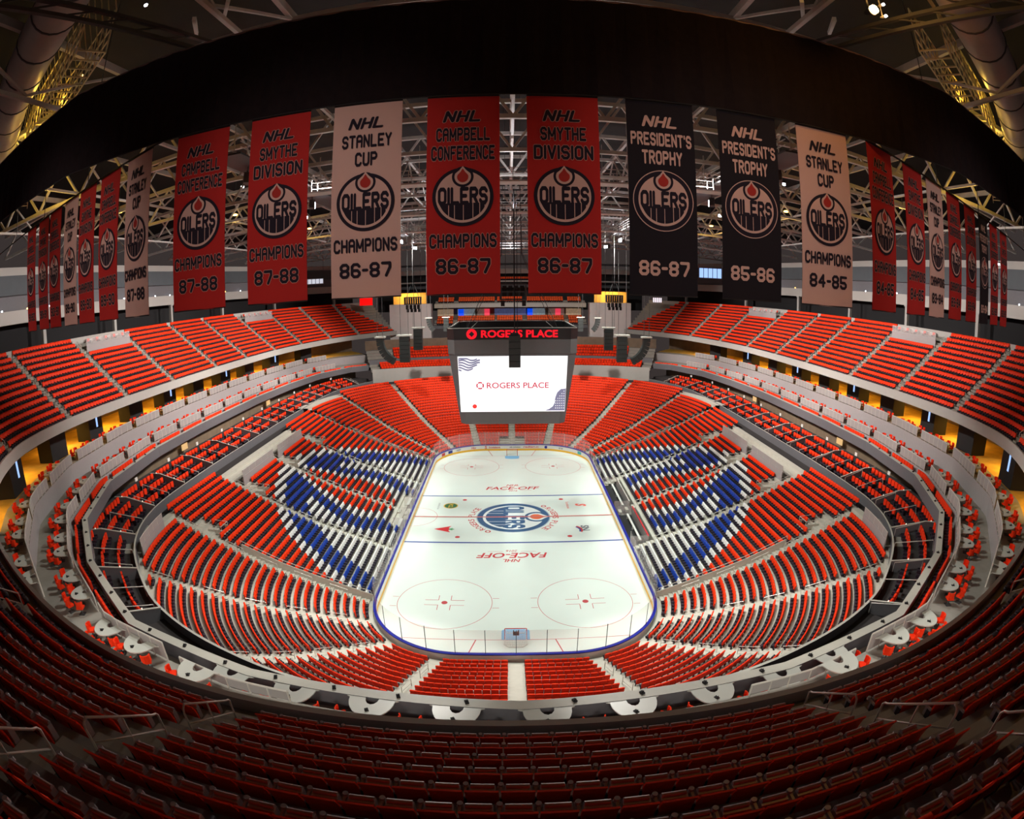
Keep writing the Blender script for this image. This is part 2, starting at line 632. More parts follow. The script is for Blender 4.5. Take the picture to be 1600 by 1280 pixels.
def rink_half():
    P, N = [], []
    x0, y0 = -(RW-RC), -(RL-RC)
    for t in np.linspace(0, 1, 9)[:-1]:
        P.append((x0*t, -RL)); N.append((0, -1))
    for a in np.linspace(0, PI/2, 25):
        P.append((x0-RC*math.sin(a), y0-RC*math.cos(a))); N.append((-math.sin(a), -math.cos(a)))
    for t in np.linspace(0, 1, 61)[1:-1]:
        P.append((-RW, y0+(-2*y0)*t)); N.append((-1, 0))
    for a in np.linspace(PI/2, 0, 25):
        P.append((x0-RC*math.sin(a), -y0+RC*math.cos(a))); N.append((-math.sin(a), math.cos(a)))
    for t in np.linspace(1, 0, 9)[1:]:
        P.append((x0*t, RL)); N.append((0, 1))
    c = Curve.__new__(Curve)
    c.P, c.N = np.array(P, float), np.array(N, float)
    c.s = np.r_[0, np.cumsum(np.hypot(*np.diff(c.P, axis=0).T))]
    c.L = c.s[-1]
    return c


RINK = rink_half()
RINK2 = both(RINK)
CB = Curve([(0, -45.5), (-10, -45), (-18, -42.8), (-24, -39.9), (-28, -36.6), (-31.6, -32.7), (-33.9, -29), (-35.4, -25), (-36.2, -20),
            (-36.5, -10), (-36.5, 0), (-36.5, 20), (-36.2, 34), (-35.0, 43), (-32.4, 49), (-29.5, 54.0)])
CL = [(0, -48.8), (-12.3, -48.0), (-21.0, -45.9), (-29.3, -40.3), (-35.7, -33.9), (-40.4, -24.7),
      (-42.7, -12), (-43.2, 0), (-43.2, 20), (-42.3, 33), (-40.4, 45), (-36, 54), (-31, 57.5)]
CL = Curve([p for a, c in zip(CL[:-1], CL[1:]) for p in [tuple(np.array(a)*(1-t)+np.array(c)*t) for t in np.arange(24)/24]]+[CL[-1]], smooth=False)
CU = Curve([(0, -56.5), (-8, -56.4), (-13.6, -55.6), (-20, -53.4), (-27, -50.0), (-33.5, -45.7), (-39.5, -39.8), (-43.6, -33.5), (-45.6, -26),
            (-46.3, -18), (-46.4, 0), (-46.4, 20), (-45.7, 36), (-43.5, 48), (-39.8, 60), (-34, 70), (-29.5, 76)])
CB2, CL2, CU2 = both(CB), both(CL), both(CU)

# ------------------------------------------------------------------ ice and markings
bm = MB()
poly = np.r_[RINK.P, RINK.P[::-1][1:-1]*np.array([-1, 1])]
bm.prism([tuple(p) for p in poly], -0.15, 0.0)
ice = structure(bm.build('floor_ice', ICE), 'white hockey ice sheet with painted lines and logos')


def ice_part(name, mats, label=None):
    def deco(fn):
        b = MB()
        pl = Plane2D(b, (0, 0, 0), (1, 0, 0), (0, 1, 0), 0.0035)
        fn(pl)
        o = b.build(name, mats, ice)
        if label:
            o['label'] = label
        return fn
    return deco


def rect(x0, x1, y0, y1):
    return [(x0, y0), (x1, y0), (x1, y1), (x0, y1)]


for y in (-25*FT-0.0, 25*FT):
    ice_part('blue_line', [LINE_B], 'blue line across the ice')(lambda pl, y=y: pl.poly(rect(-12.9, 12.9, y-.15, y+.15), 0))
ice_part('centre_line', [mat('centre_line_red', (0.62, 0.18, 0.17), 0.4)], 'red centre line')(lambda pl: pl.poly(rect(-12.9, 12.9, -.15, .15), 0, 9))
for sg in (-1, 1):
    gx = 10.9
    ice_part('goal_line', [LINE_R], 'thin red goal line')(lambda pl, sg=sg: (pl.poly(rect(-gx, gx, sg*27.13-.03, sg*27.13+.03), 0),
             [pl.poly([(sx*3.35, sg*27.13), (sx*3.45, sg*27.13), (sx*4.32, sg*30.45), (sx*4.22, sg*30.45)], 0) for sx in (-1, 1)]))

    def crease(pl, sg=sg):
        a = np.linspace(0, PI, 20)
        P = [(1.83*math.cos(t), sg*(27.13-1.83*math.sin(t)*1.0)) for t in a]
        P = [(max(-1.22*1.0, min(1.22, p[0]*1.15)), p[1]) for p in P]
        pl.poly(P[::-1] if sg > 0 else P, 0)
    ice_part('goal_crease', [INK_BLUE], 'light blue goal crease')(crease)
    for sx in (-1, 1):
        cx, cy = sx*22*FT, sg*69*FT

        def circ(pl, cx=cx, cy=cy):
            pl.ring((cx, cy), 4.52, 4.57, 0, n=72)
            pl.disc((cx, cy), .30, 0, 2, n=20)
            for ax in (-1, 1):
                for ay in (-1, 1):
                    pl.poly(rect(cx+ax*.6, cx+ax*1.9, cy+ay*.45-.03, cy+ay*.45+.03), 0)
                    pl.poly(rect(cx+ax*.6-.03, cx+ax*.6+.03, cy+ay*.45, cy+ay*1.35), 0)
                pl.poly(rect(cx+ax*4.57, cx+ax*5.2, cy-.9, cy-.84), 0)
                pl.poly(rect(cx+ax*4.57, cx+ax*5.2, cy+.84, cy+.9), 0)
        ice_part('face_off_circle', [LINE_R])(circ)
        ice_part('neutral_spot', [INK_RED])(lambda pl, cx=cx, sg=sg: pl.disc((cx, sg*20*FT), .30, 0, n=20))


def arc_text(pl, s, c, r, a0, a1, h, mi, lay, inward=False):
    """letters on an arc, tops outward"""
    n = len(s)
    for i, ch in enumerate(s):
        if ch == ' ':
            continue
        a = a0+(a1-a0)*(i+.5)/n
        rad = np.array([math.cos(a), math.sin(a)])
        tan = np.array([math.sin(a), -math.cos(a)])
        V, F = text_arrays(ch, 0.01)
        wd = h*(.72 if ch not in 'IL' else (.22 if ch == 'I' else .55))
        P = np.array(c)+np.outer((V[:, 0]-.5)*wd, tan)+np.outer((V[:, 1]-.5)*h, rad)+rad*r
        pl.mb.add(pl.w(P, lay), F, mi)


# centre emblem, its top towards the right side boards
b = MB()
pl = Plane2D(b, (0, 0, 0.003), (0, -1, 0), (1, 0, 0), 0.0012)
oilers_emblem(pl, (0, 0), 4.45, 0, 1, 2, rimwhite=3)
b.build('centre_emblem', [INK_NAVY, INK_WHITE, INK_ORG, mat('ice_ink_grey_blue', (0.30, 0.38, 0.50), 0.4)], ice)['label'] = 'round team emblem at centre ice, its oil drop pointing right'
b = MB()
pl = Plane2D(b, (0, 0, 0.002), (1, 0, 0), (0, 1, 0), 0.002)
arc_text(pl, 'ROGERS PLACE', (0, 0), 5.45, math.radians(34), math.radians(-48), .8, 0, 1)
arc_text(pl, 'ROGERS PLACE', (0, 0), 5.45, math.radians(180+48), math.radians(180-34), .8, 0, 1)
for a in (41, 180+55):
    p = 5.45*np.array([math.cos(math.radians(a)), math.sin(math.radians(a))])
    pl.ring(p, .2, .36, 0, 1, n=20)
b.build('arched_lettering', [INK_RED], ice)
for sg, nm in ((1, 'far'), (-1, 'near')):
    b = MB()
    yc = at_z(801, 763, 0)[1] if sg > 0 else at_z(800, 868, 0)[1]
    pl = Plane2D(b, (-0.25 if sg < 0 else 0, yc, 0.002), (sg, 0, 0), (0, sg, 0), 0.002)
    pl.text('FACE-OFF', (0, 0), 7.9, 1.25, 0, bold=0.02, shear=.25)
    pl.text('NHL', (0, 1.25), 1.9, .7, 0, bold=0.02, shear=.25)
    pl.text('2016', (0, -1.1), 1.3, .5, 0, bold=0.01, shear=.2)
    pl.poly(rect(-2.7, -1.0, -1.0, -.95), 0)
    pl.poly(rect(1.0, 2.7, -1.0, -.95), 0)
    b.build('ice_lettering', [INK_RED], ice)['label'] = 'red face-off lettering on the '+nm+' half of the ice'
# small painted marks in the neutral zone
p = at_z(704.5, 790.5, 0)
b = MB()
pl = Plane2D(b, (p[0], p[1], 0.002), (0, -1, 0), (1, 0, 0), 0.0012)
pl.disc((0, 0), .98, 1, 1)
pl.disc((0, 0), .84, 0, 2)
pl.text('PCL', (0, 0), 1.35, .62, 1, 3, bold=0.03)
pl.text('CONSTRUCTION', (0.1, -1.65), 2.3, .24, 2, 1)
b.build('oval_mark', [INK_GREEN, INK_YEL, INK_GREY], ice)['label'] = 'green and yellow oval mark on the ice'
p = at_z(695, 827, 0)
b = MB()
pl = Plane2D(b, (p[0], p[1], 0.002), (0, 1, 0), (-1, 0, 0), 0.0015)
pl.poly([(-.95, -.75), (-.30, -.45), (0, -.75), (.30, -.45), (.95, -.75), (0, 1.35)], 0, 1)
pl.poly([(-.12, -1.15), (.12, -1.15), (.10, -.95), (.34, -.98), (.15, -.62), (0, -.52), (-.15, -.62), (-.34, -.98), (-.10, -.95)], 1, 2)
b.build('triangle_mark', [mat('ice_ink_bright_red', (0.80, 0.02, 0.03), 0.4), mat('ice_ink_leaf', (0.05, 0.35, 0.12), 0.4)], ice)['label'] = 'red triangle mark with a green leaf on the ice'
p = at_z(907, 789, 0)
b = MB()
pl = Plane2D(b, (p[0], p[1], 0.002), (0, -1, 0), (1, 0, 0), 0.0015)
pl.text('S', (0, 0), .95, 1.5, 0, 1, bold=0.05, shear=.2)
pl.text('Scotiabank', (0, -1.75), 2.5, .42, 0, 1, bold=0.01)
b.build('swirl_mark', [mat('ice_ink_coral', (0.85, 0.13, 0.10), 0.4)], ice)['label'] = 'coral letter mark on the right of the ice'
p = at_z(913, 825, 0)
b = MB()
pl = Plane2D(b, (p[0], p[1], 0.002), (0, -1, 0), (1, 0, 0), 0.0015)
pl.text('SN', (0, .1), 1.55, 1.05, 0, 1, bold=0.03)
for i, (mi, r) in enumerate(((1, 1.5), (2, 1.25))):
    pl.ring((0.55, -1.75+.05*i), r-.24, r, mi, 2, n=16, a0=PI*.36, a1=PI*.80)
b.build('letter_mark', [INK_GREY, INK_RED, LINE_B], ice)['label'] = 'grey two-letter mark with a red and blue swoosh'
ice_part('referee_crease', [LINE_R])(lambda pl: pl.ring((-12.9, 0), 3.0, 3.05, 0, n=30, a0=-PI/2, a1=PI/2))

# ------------------------------------------------------------------ dasher boards and glass
boards = empty('dasher_boards', (0, 0, 0), label='white dasher boards with yellow kick plate and blue top rail around the ice', cat='rink boards')
sweep('board_panel', RINK2, [(0.0, 0.0), (0.0, 1.02), (0.10, 1.02), (0.10, 0.0)], [BOARD], parent=boards)
sweep('kick_plate', RINK2, [(-0.02, 0.0), (-0.02, 0.34), (0.0, 0.34)], [KICK], parent=boards)
sweep('top_rail', RINK2, [(-0.05, 1.0), (-0.05, 1.10), (0.24, 1.10), (0.24, 1.0)], [RAIL_B], parent=boards, closed=True)


def rink_at(s):
    """point and outward normal at signed arc length from the near-end centre (negative = right side)"""
    i = abs(s)
    p = np.array([np.interp(i, RINK.s, RINK.P[:, k]) for k in (0, 1)])
    n = np.array([np.interp(i, RINK.s, RINK.N[:, k]) for k in (0, 1)])
    if s < 0:
        p, n = p*np.array([-1, 1]), n*np.array([-1, 1])
    return p, n/np.linalg.norm(n)


def glass_h(p, s):
    if s < 0 and abs(p[1]) < 10.4 and p[0] > 12:
        return 0.0
    return 2.35 if abs(p[1]) > 18 else 1.5


npan = 66
for i in range(npan):
    s0, s1 = (-RINK.L+2*RINK.L*i/npan, -RINK.L+2*RINK.L*(i+1)/npan)
    pm, _ = rink_at((s0+s1)/2)
    h = glass_h(pm, (s0+s1)/2)
    if h == 0:
        continue
    b = MB()
    ss = np.linspace(s0+.03, s1-.03, 4)
    Q = [rink_at(s) for s in ss]
    V = [(*(p+n*.06), 1.09) for p, n in Q]+[(*(p+n*.06), 1.09+h) for p, n in Q]
    b.add(V, [(k, k+1, 5+k, 4+k) for k in range(3)], 0)
    b.build('glass_pane', GLASS, boards)
    p, n = rink_at(s0)
    b = MB()
    b.box((*(p+n*.08), 1.09+h/2), (.035, .05, h), rz=math.atan2(n[1], n[0]))
    b.build('glass_post', STEEL_D if p[1] < -18 else RAILM, boards)
# advertising on the boards seen at the far end
ADS = [('Tim Hortons', 72.6, INK_RED, 3.0, .42), ('S', 74.8, INK_RED, .4, .55), ('Scotiabank', 76.4, INK_RED, 2.1, .34), ('AIR CANADA', -79.0, INK_GREY, 2.0, .26),
       ('redtag.ca', -76.0, INK_RED, 2.9, .5), ('SPORTSNET', -70.6, INK_GREY, 2.0, .3), ('ROGERS', 69.6, INK_NAVY, 1.4, .3)]
for s, sv, m, wd, h in ADS:
    p, n = rink_at(sv)
    b = MB()
    tx = np.array([-n[1], n[0], 0])
    if np.dot(np.cross(tx, (0, 0, 1)), (-n[0], -n[1], 0)) < 0:
        tx = -tx
    put_text(b, s, (*(p-n*.012), .62), tx, (0, 0, 1), wd, h, 0, bold=0.02, shear=.1)
    b.build('board_advert', m, boards)['label'] = 'lettering on the far boards'
p, n = rink_at(-73.4)
b = MB()
pl = Plane2D(b, (*(p-n*.008), .62), (-n[1]*-1, n[0]*-1, 0) if n[1] < 0 else (n[1], -n[0], 0), (0, 0, 1), .003)
pl.disc((0, 0), .26, 0)
b.build('board_advert', RAIL_B, boards)['label'] = 'round blue mark on the far boards'
for sv, m in ((67.8, LINE_B), (-66.3, mat('advert_teal', (0.05, 0.45, 0.45), 0.4)), (65.9, INK_RED)):
    p, n = rink_at(sv)
    b = MB()
    b.box((*(p-n*.010), .62), (.012, 1.0, .5), rz=math.atan2(n[1], n[0]))
    b.build('board_advert', m, boards)['label'] = 'small coloured sign on the far corner boards'

# goals
for sg, nm in ((-1, 'near'), (1, 'far')):
    g = empty('hockey_goal', (0, sg*27.13, 0), 0 if sg > 0 else PI, 'red framed hockey goal with white net at the %s end of the ice' % nm, 'goal', 'hockey goals')
    b = MB()
    b.tube([(-.92, 0, 0), (-.92, 0, 1.2), (-.86, 0, 1.22), (.86, 0, 1.22), (.92, 0, 1.2), (.92, 0, 0)], .04)
    b.build('goal_frame', mat('goal_red', (0.65, 0.05, 0.03), 0.4), g)
    b = MB()
    b.tube([(-.92, 0, .03), (-1.0, .7, .03), (-.6, 1.12, .03), (.6, 1.12, .03), (1.0, .7, .03), (.92, 0, .03)], .03)
    b.build('base_frame', WHITEP, g)
    b = MB(); b.tube([(-.86, 0, 1.2), (-.7, .55, 1.15), (.7, .55, 1.15), (.86, 0, 1.2)], .025); b.build('top_shelf', WHITEP, g)
    b = MB()
    for t in np.linspace(-.9, .9, 13):
        b.bar((t*.8, .55, 1.14), (t*1.0, 1.1-.3*abs(t), .04), .015)
        b.bar((t*.95, .02, 1.2), (t*.8, .55, 1.14), .015)
    for z in np.linspace(.15, 1.0, 6):
        yy = 1.1-(z/1.15)*.55
        b.bar((-.85, yy-.15, z), (.85, yy-.15, z), .015)
        for sx in (-1, 1):
            b.bar((sx*.92, .02, z), (sx*.85, yy-.15, z), .015)
    b.build('net', WHITEP, g)
b = MB()
b.box((0, 0, .12), (.5, .25, .24)).box((-.2, 0, .28), (.1, .25, .2)).box((.2, 0, .28), (.1, .25, .2))
o = b.build('net_camera', BLACK)
o.location = (0.02, -27.95, 1.16)
tag(o, 'small black camera box on top of the near goal', 'camera')

# players' benches on the right, penalty boxes on the left
for (y0, y1, nm) in ((-10.0, -0.9, 'near'), (0.9, 10.4, 'far')):
    g = empty('players_bench', (RW+1.4, (y0+y1)/2, 0), label='players bench enclosure on the right of the ice, the %s one' % nm, cat='bench', group='players benches')
    L = y1-y0
    b = MB(); b.box((-.1, 0, .15), (2.0, L, .3)); b.build('bench_floor', BLACK, g)
    b = MB(); b.box((-1.15, 0, .62), (.06, L, 1.0)); b.build('front_lining', mat('bench_blue', (0.008, 0.012, 0.10), 0.5), g)
    b = MB(); b.box((0.25, 0, .72), (.26, L-1.2, .07)).box((.25, -L/2+1.2, .5), (.36, .1, .4)).box((.25, L/2-1.2, .5), (.36, .1, .4)).box((.25, 0, .5), (.36, .1, .4)); b.build('bench_seat', WHITEP, g)
    b = MB(); b.box((1.0, 0, .75), (.08, L, 1.3)); b.build('back_wall', FROST, g)
    b = MB(); b.box((1.0, 0, 1.47), (.16, L, .1)); b.build('back_rail', INK_RED if nm == 'near' else RAILM, g)
    for sy in (-1, 1):
        b = MB(); b.box((0, sy*L/2, .8), (2.1, .05, 1.5)); b.build('end_panel', GLASS, g)
for y0, nm in ((-3.6, 'nearer'), (3.6, 'farther')):
    g = empty('penalty_box', (-RW-.92, y0, 0), label='white penalty box behind the left boards, the %s of two' % nm, cat='penalty box', group='penalty boxes')
    b = MB(); b.box((0, 0, .2), (1.2, 3.4, .4)); b.build('box_floor', FASC_D, g)
    b = MB(); b.box((-.25, 0, .7), (.4, 2.6, .07)).box((-.25, -1, .5), (.3, .1, .4)).box((-.25, 1, .5), (.3, .1, .4)); b.build('bench_seat', WHITEP, g)
    for sy in (-1, 1):
        b = MB(); b.box((0, sy*1.7, 1.1), (1.3, .06, 2.0)); b.build('side_panel', GLASS, g)

# ------------------------------------------------------------------ seats: mass builder and row layout
def cat_boxes(spec):
    b = MB()
    for args in spec:
        b.box(*args[:2], mi=args[2])
    return np.concatenate(b.v), np.array(b.f), np.array(b.m)


def seat_template(detail=0):
    """origin on the tread under the backrest, +y away from the ice; material 0 shell, 1 dark"""
    b = MB()
    # backrest: curved shell with a rounded, slightly wavy top
    xs = [-.258, -.13, .13, .258]
    V, n = [], len(xs)
    for zz, yy in ((.36, 0.0), (.72, .055), (.90, .10)):
        for x in xs:
            top = (0.02 if abs(x) < .2 else -0.015) if zz > .8 else 0
            V.append((x, yy-.05+(0.018 if abs(x) < .2 else 0), zz+top))
    for zz, yy in ((.90, .10), (.72, .055), (.36, 0.0)):
        for x in xs:
            top = (0.02 if abs(x) < .2 else -0.015) if zz > .8 else 0
            V.append((x, yy+.05+(0.018 if abs(x) < .2 else 0), zz+top))
    F = []
    for r in range(5):
        for k in range(n-1):
            F.append((r*n+k, r*n+k+1, (r+1)*n+k+1, (r+1)*n+k))
    b.add(V, F, 0)
    b.add(V, [(0, 4, 16, 20), (4, 8, 12, 16), (3, 23, 19, 7), (7, 19, 15, 11)], 0)
    b.box((0, -.17, .36), (.43, .28, .20), mi=1)
    b.box((.262, -.13, .53), (.05, .30, .06), mi=1)
    b.box((.262, .0, .27), (.04, .10, .54), mi=1)
    return np.concatenate(b.v), b.f, b.m


T_SEAT = seat_template()


def mass_mesh(name, tpl, pos, ang, mats):
    V0, F0, M0 = tpl
    pos = np.asarray(pos, float)
    ang = np.asarray(ang, float)
    n, k = len(pos), len(V0)
    c, s = np.cos(ang)[:, None], np.sin(ang)[:, None]
    X = V0[None, :, 0]*c-V0[None, :, 1]*s+pos[:, 0, None]
    Y = V0[None, :, 0]*s+V0[None, :, 1]*c+pos[:, 1, None]
    Z = V0[None, :, 2]+pos[:, 2, None]
    co = np.stack([X, Y, Z], -1).reshape(-1, 3).astype(np.float32)
    lens = np.array([len(f) for f in F0])
    flat = np.concatenate([np.array(f) for f in F0])
    loops = (flat[None, :]+(np.arange(n)*k)[:, None]).reshape(-1)
    tot = np.tile(lens, n)
    start = np.r_[0, np.cumsum(tot)[:-1]]
    me = bpy.data.meshes.new(name)
    me.vertices.add(n*k)
    me.vertices.foreach_set('co', co.reshape(-1))
    me.loops.add(len(loops))
    me.loops.foreach_set('vertex_index', loops.astype(np.int32))
    me.polygons.add(len(tot))
    me.polygons.foreach_set('loop_start', start.astype(np.int32))
    for m in mats:
        me.materials.append(m)
    me.polygons.foreach_set('material_index', np.tile(np.array(M0), n).astype(np.int32))
    me.update(calc_edges=True)
    me.validate()
    o = bpy.data.objects.new(name, me)
    COL.objects.link(o)
    return o


def row_points(curve, ua, ub, d, pitch, trim_a, trim_b):
    """evenly spaced points on the offset of a curve between two parameters; returns points and outward angles"""
    us = np.linspace(ua, ub, max(3, int(abs(ub-ua)/.4)+2))
    B = np.c_[np.interp(us, curve.s, curve.P[:, 0]), np.interp(us, curve.s, curve.P[:, 1])]
    N = np.c_[np.interp(us, curve.s, curve.N[:, 0]), np.interp(us, curve.s, curve.N[:, 1])]
    N /= np.linalg.norm(N, axis=1)[:, None]
    Q = B+N*d
    s = np.r_[0, np.cumsum(np.hypot(*np.diff(Q, axis=0).T))]
    L = s[-1]-trim_a-trim_b
    n = int(L/pitch+.02)
    if n < 1:
        return np.zeros((0, 2)), np.zeros(0)
    t = trim_a+L*(np.arange(n)+.5)/n
    P = np.c_[np.interp(t, s, Q[:, 0]), np.interp(t, s, Q[:, 1])]
    NN = np.c_[np.interp(t, s, N[:, 0]), np.interp(t, s, N[:, 1])]
    return P, np.arctan2(NN[:, 1], NN[:, 0])-PI/2


# lower bowl ---------------------------------------------------------------
D0, TR = 1.05, 0.86
NROW = 27
ZR = [0.35]
for k in range(1, NROW):
    ZR.append(ZR[-1]+(0.30 if k < 12 else 0.385))
ARC = RC*PI/2
U0 = RW-RC                       # straight part of the end
u_arc = lambda deg: U0+RC*math.radians(deg)
u_y = lambda y: U0+ARC+(y+RL-RC)
AISLE = [0.0, u_arc(11.5), u_arc(40), u_arc(65), u_y(-22.3), u_y(-11), u_y(0), u_y(11), u_y(22.3)]
AISLE += [RINK.L-u_arc(65), RINK.L-u_arc(40), RINK.L-u_arc(11.5), RINK.L]
NSEC = len(AISLE)-1
ROWS = [25]*NSEC
ROWS[3] = 23                     # wheelchair platforms behind these blocks
ROWS[5] = ROWS[6] = 21
for i in (8, 9, 10, 11):
    ROWS[i] = 27 if i > 8 else 25
B_POLY = np.r_[CB.offset(-0.5), [(0, 60)]]


def logo_colour(y, d):
    """colour of a seat in the side stands: a big round emblem laid out over the seat blocks"""
    dd = d+7.15
    r = math.hypot(y, dd)
    c = 'red'
    if r < 24.1:
        c = 'white'
    if r < 22.8:
        c = 'blue'
    if r < 20.2:
        c = 'white'
    # the drop, tip upward
    def drop(cy, rad, tip):
        e = d-cy
        if e < 0:
            return math.hypot(y, e*1.15) < rad
        t = e/tip
        return t < 1 and abs(y) < rad*(1-t**1.25)
    if r < 22.8:
        if drop(6.0, 9.2, 12.5) and r < 22.8:
            c = 'blue'
        if drop(6.2, 6.4, 11.5):
            c = 'white'
        if drop(6.4, 4.6, 9.8):
            c = 'red'
    return c


seats = {'red': [], 'white': [], 'blue': []}
for side in (-1, 1):
    for i in range(NSEC):
        ua, ub = AISLE[i], AISLE[i+1]
        for k in range(ROWS[i]):
            d = D0+TR*k
            if side == 1 and i in (5, 6) and k < 3:
                continue
            ta = tb = 0.62
            if 4 <= i <= 7 and 18 <= k <= 20:
                ta = 2.2
            if i == 0 or i == NSEC-1:
                if k < 3 and i == NSEC-1:
                    tb = 2.3
            P, A = row_points(RINK, ua, ub, d, 0.53, ta, tb)
            if not len(P):
                continue
            keep = inside(B_POLY, P) if i < 8 else np.ones(len(P), bool)
            # short gaps where blocks of few seats stand apart
            for (x, y), a in zip(P[keep], A[keep]):
                if side == -1 and k < 2 and abs(y) < 5.7:
                    continue
                c = logo_colour(y, d) if 4 <= i <= 7 else 'red'
                ang = a if side == -1 else -a
                seats[c].append((-x if side == 1 else x, y, ZR[k], ang, i, k, side))

# terraces
ir = np.where((RINK2.P[:, 0] > 12.9) & (np.abs(RINK2.P[:, 1]) < 10.8))[0]
prof = [(0.10, 0.0), (0.10, 0.10), (0.34, 0.10)]
for k in range(3):
    prof += [(D0+TR*k-.71, ZR[k]), (D0+TR*k+.15, ZR[k])]
for a_, b_ in ((0, ir[0]+1), (ir[-1], None)):
    structure(sweep('floor_front_rows', RINK2, prof, [CONC], i0=a_, i1=b_), 'pale concrete steps of the front rows')
prof = [(D0+TR*3-.71, 0.0)]
for k in range(3, 24):
    prof += [(D0+TR*k-.71, ZR[k]), (D0+TR*k+.15, ZR[k])]
prof += [(D0+TR*24-.71, ZR[24]), (D0+TR*24+.15, ZR[24]), (D0+TR*24+.16, ZR[24]-.2), (D0+TR*24+2.9, ZR[24]-.2)]
structure(sweep('floor_lower_terrace', RINK2, prof, [CONC, mat('carpet_and_gap_shade', (.030, .024, .024), .9)], [0]*(len(prof)-2)+[1]), 'pale concrete steps of the lower bowl')  # strip behind the last row is darkened, shade put into its colour
iF = int(np.argmax(RINK.s > AISLE[8]))
prof = [(D0+TR*23+.15, ZR[23])]
for k in range(24, 27):
    prof += [(D0+TR*k-.71, ZR[k]), (D0+TR*k+.15, ZR[k])]
prof.append((D0+TR*26+1.4, ZR[26]))
cF = Curve.__new__(Curve)
cF.P = np.r_[RINK.P[iF:], (RINK.P[iF:-1]*np.array([-1, 1]))[::-1]]
cF.N = np.r_[RINK.N[iF:], (RINK.N[iF:-1]*np.array([-1, 1]))[::-1]]
structure(sweep('floor_end_terrace', cF, prof, [CONC]), 'pale concrete steps at the far end')
bm = MB()
bm.box((0, 0, -.35), (150, 190, .3))
structure(bm.build('floor_slab', CONC_D))


def sect_frame(u, d, side):
    p = np.array([np.interp(u, RINK.s, RINK.P[:, k]) for k in (0, 1)])
    n = np.array([np.interp(u, RINK.s, RINK.N[:, k]) for k in (0, 1)])
    n /= np.linalg.norm(n)
    q = p+n*d
    if side == 1:
        q, n = q*np.array([-1, 1]), n*np.array([-1, 1])
    return q, n


# aisle steps and handrails of the lower bowl
def zrow(d):
    k = (d-D0+.71)/TR
    k = max(0, min(NROW-1.01, k))
    i = int(k)
    return ZR[i]


AISLE_NAME = ['end centre', 'near end', 'near corner', 'wide near corner', 'near side', 'near blue line', 'red line', 'far blue line', 'far side', 'wide far corner', 'far corner', 'far end', 'far end centre']
for i, u in enumerate(AISLE):
    for side in (-1, 1):
        if (i == 0 or i == len(AISLE)-1) and side == 1:
            continue
        q, n = sect_frame(u, 0, side)
        ang = math.atan2(n[1], n[0])-PI/2
        st = MB()
        kmax = 24 if i < 9 else 26
        for k in range(kmax-1):
            d = D0+TR*k+.15
            if not inside(B_POLY, np.array([(-abs((q+n*d)[0])-.01, (q+n*d)[1])]))[0] and i < 8:
                break
            st.box((0, d-.20, (ZR[k]+ZR[k+1])/2-.10), (1.1, .40, .2+(ZR[k+1]-ZR[k])*.0+.1))
        s = structure(st.build('trim_aisle_steps', CONC))
        s.location = (q[0], q[1], 0)
        s.rotation_euler = (0, 0, ang)
        s['label'] = 'pale steps of the %s aisle, %s side of the lower bowl' % (AISLE_NAME[i], SIDE[side])
        if i in (0, len(AISLE)-1):
            continue
        for j, k0 in enumerate((2, 6, 10, 14, 19)):
            d = D0+TR*k0
            qq = q+n*d
            if not inside(B_POLY, np.array([(-abs(qq[0]), qq[1]), (-abs((q+n*(d+2))[0]), (q+n*(d+2))[1])])).all() and i < 8:
                continue
            b = MB()
            z0, z1 = zrow(d), zrow(d+1.7)
            b.tube([(0, 0, 0), (0, 0, .9), (0, 1.7, z1-z0+.9), (0, 1.7, z1-z0)], .032, 6)
            b.tube([(0, 0, .5), (0, 1.7, z1-z0+.5)], .022, 6)
            o = b.build('aisle_handrail', RAILM)
            o.location = (qq[0], qq[1], z0)
            o.rotation_euler = (0, 0, ang)
            tag(o, 'lower bowl handrail on the %s aisle, %s side, %s one from the ice' % (AISLE_NAME[i], SIDE[side], ORD[j]), 'handrail', 'lower bowl aisle handrails')

# landings of the entrances half way up the side blocks, with grey parapets
for side in (-1, 1):
    for i in (4, 5, 6, 7):
        u = AISLE[i]
        q, n = sect_frame(u+1.35, D0+TR*19, side)
        ang = math.atan2(n[1], n[0])-PI/2
        g = empty('entrance_landing', (q[0], q[1], ZR[18]+.1), ang, 'concrete entrance landing with grey rails beside the %s aisle, %s stand' % (AISLE_NAME[i], SIDE[side]), 'landing', 'entrance landings in the side stands')
        b = MB(); b.box((0, -.3, .02), (1.5, 2.9, .08)); b.build('landing_slab', CONC, g)
        for sx in (-1, 1):
            b = MB(); b.box((sx*.72, -.2, .25), (.10, 2.6, .5)); b.build('parapet', CONC, g)
            b = MB(); b.tube([(sx*.72, -1.5, .4), (sx*.72, -1.5, .85), (sx*.72, 1.1, .95), (sx*.72, 1.1, .4)], .03, 6); b.build('guard_rail', RAILM, g)
        b = MB()
        b.tube([(-.72, -1.5, .4), (-.72, -1.5, .85), (.72, -1.5, .85), (.72, -1.5, .4)], .03, 6)
        b.build('guard_rail', RAILM, g)

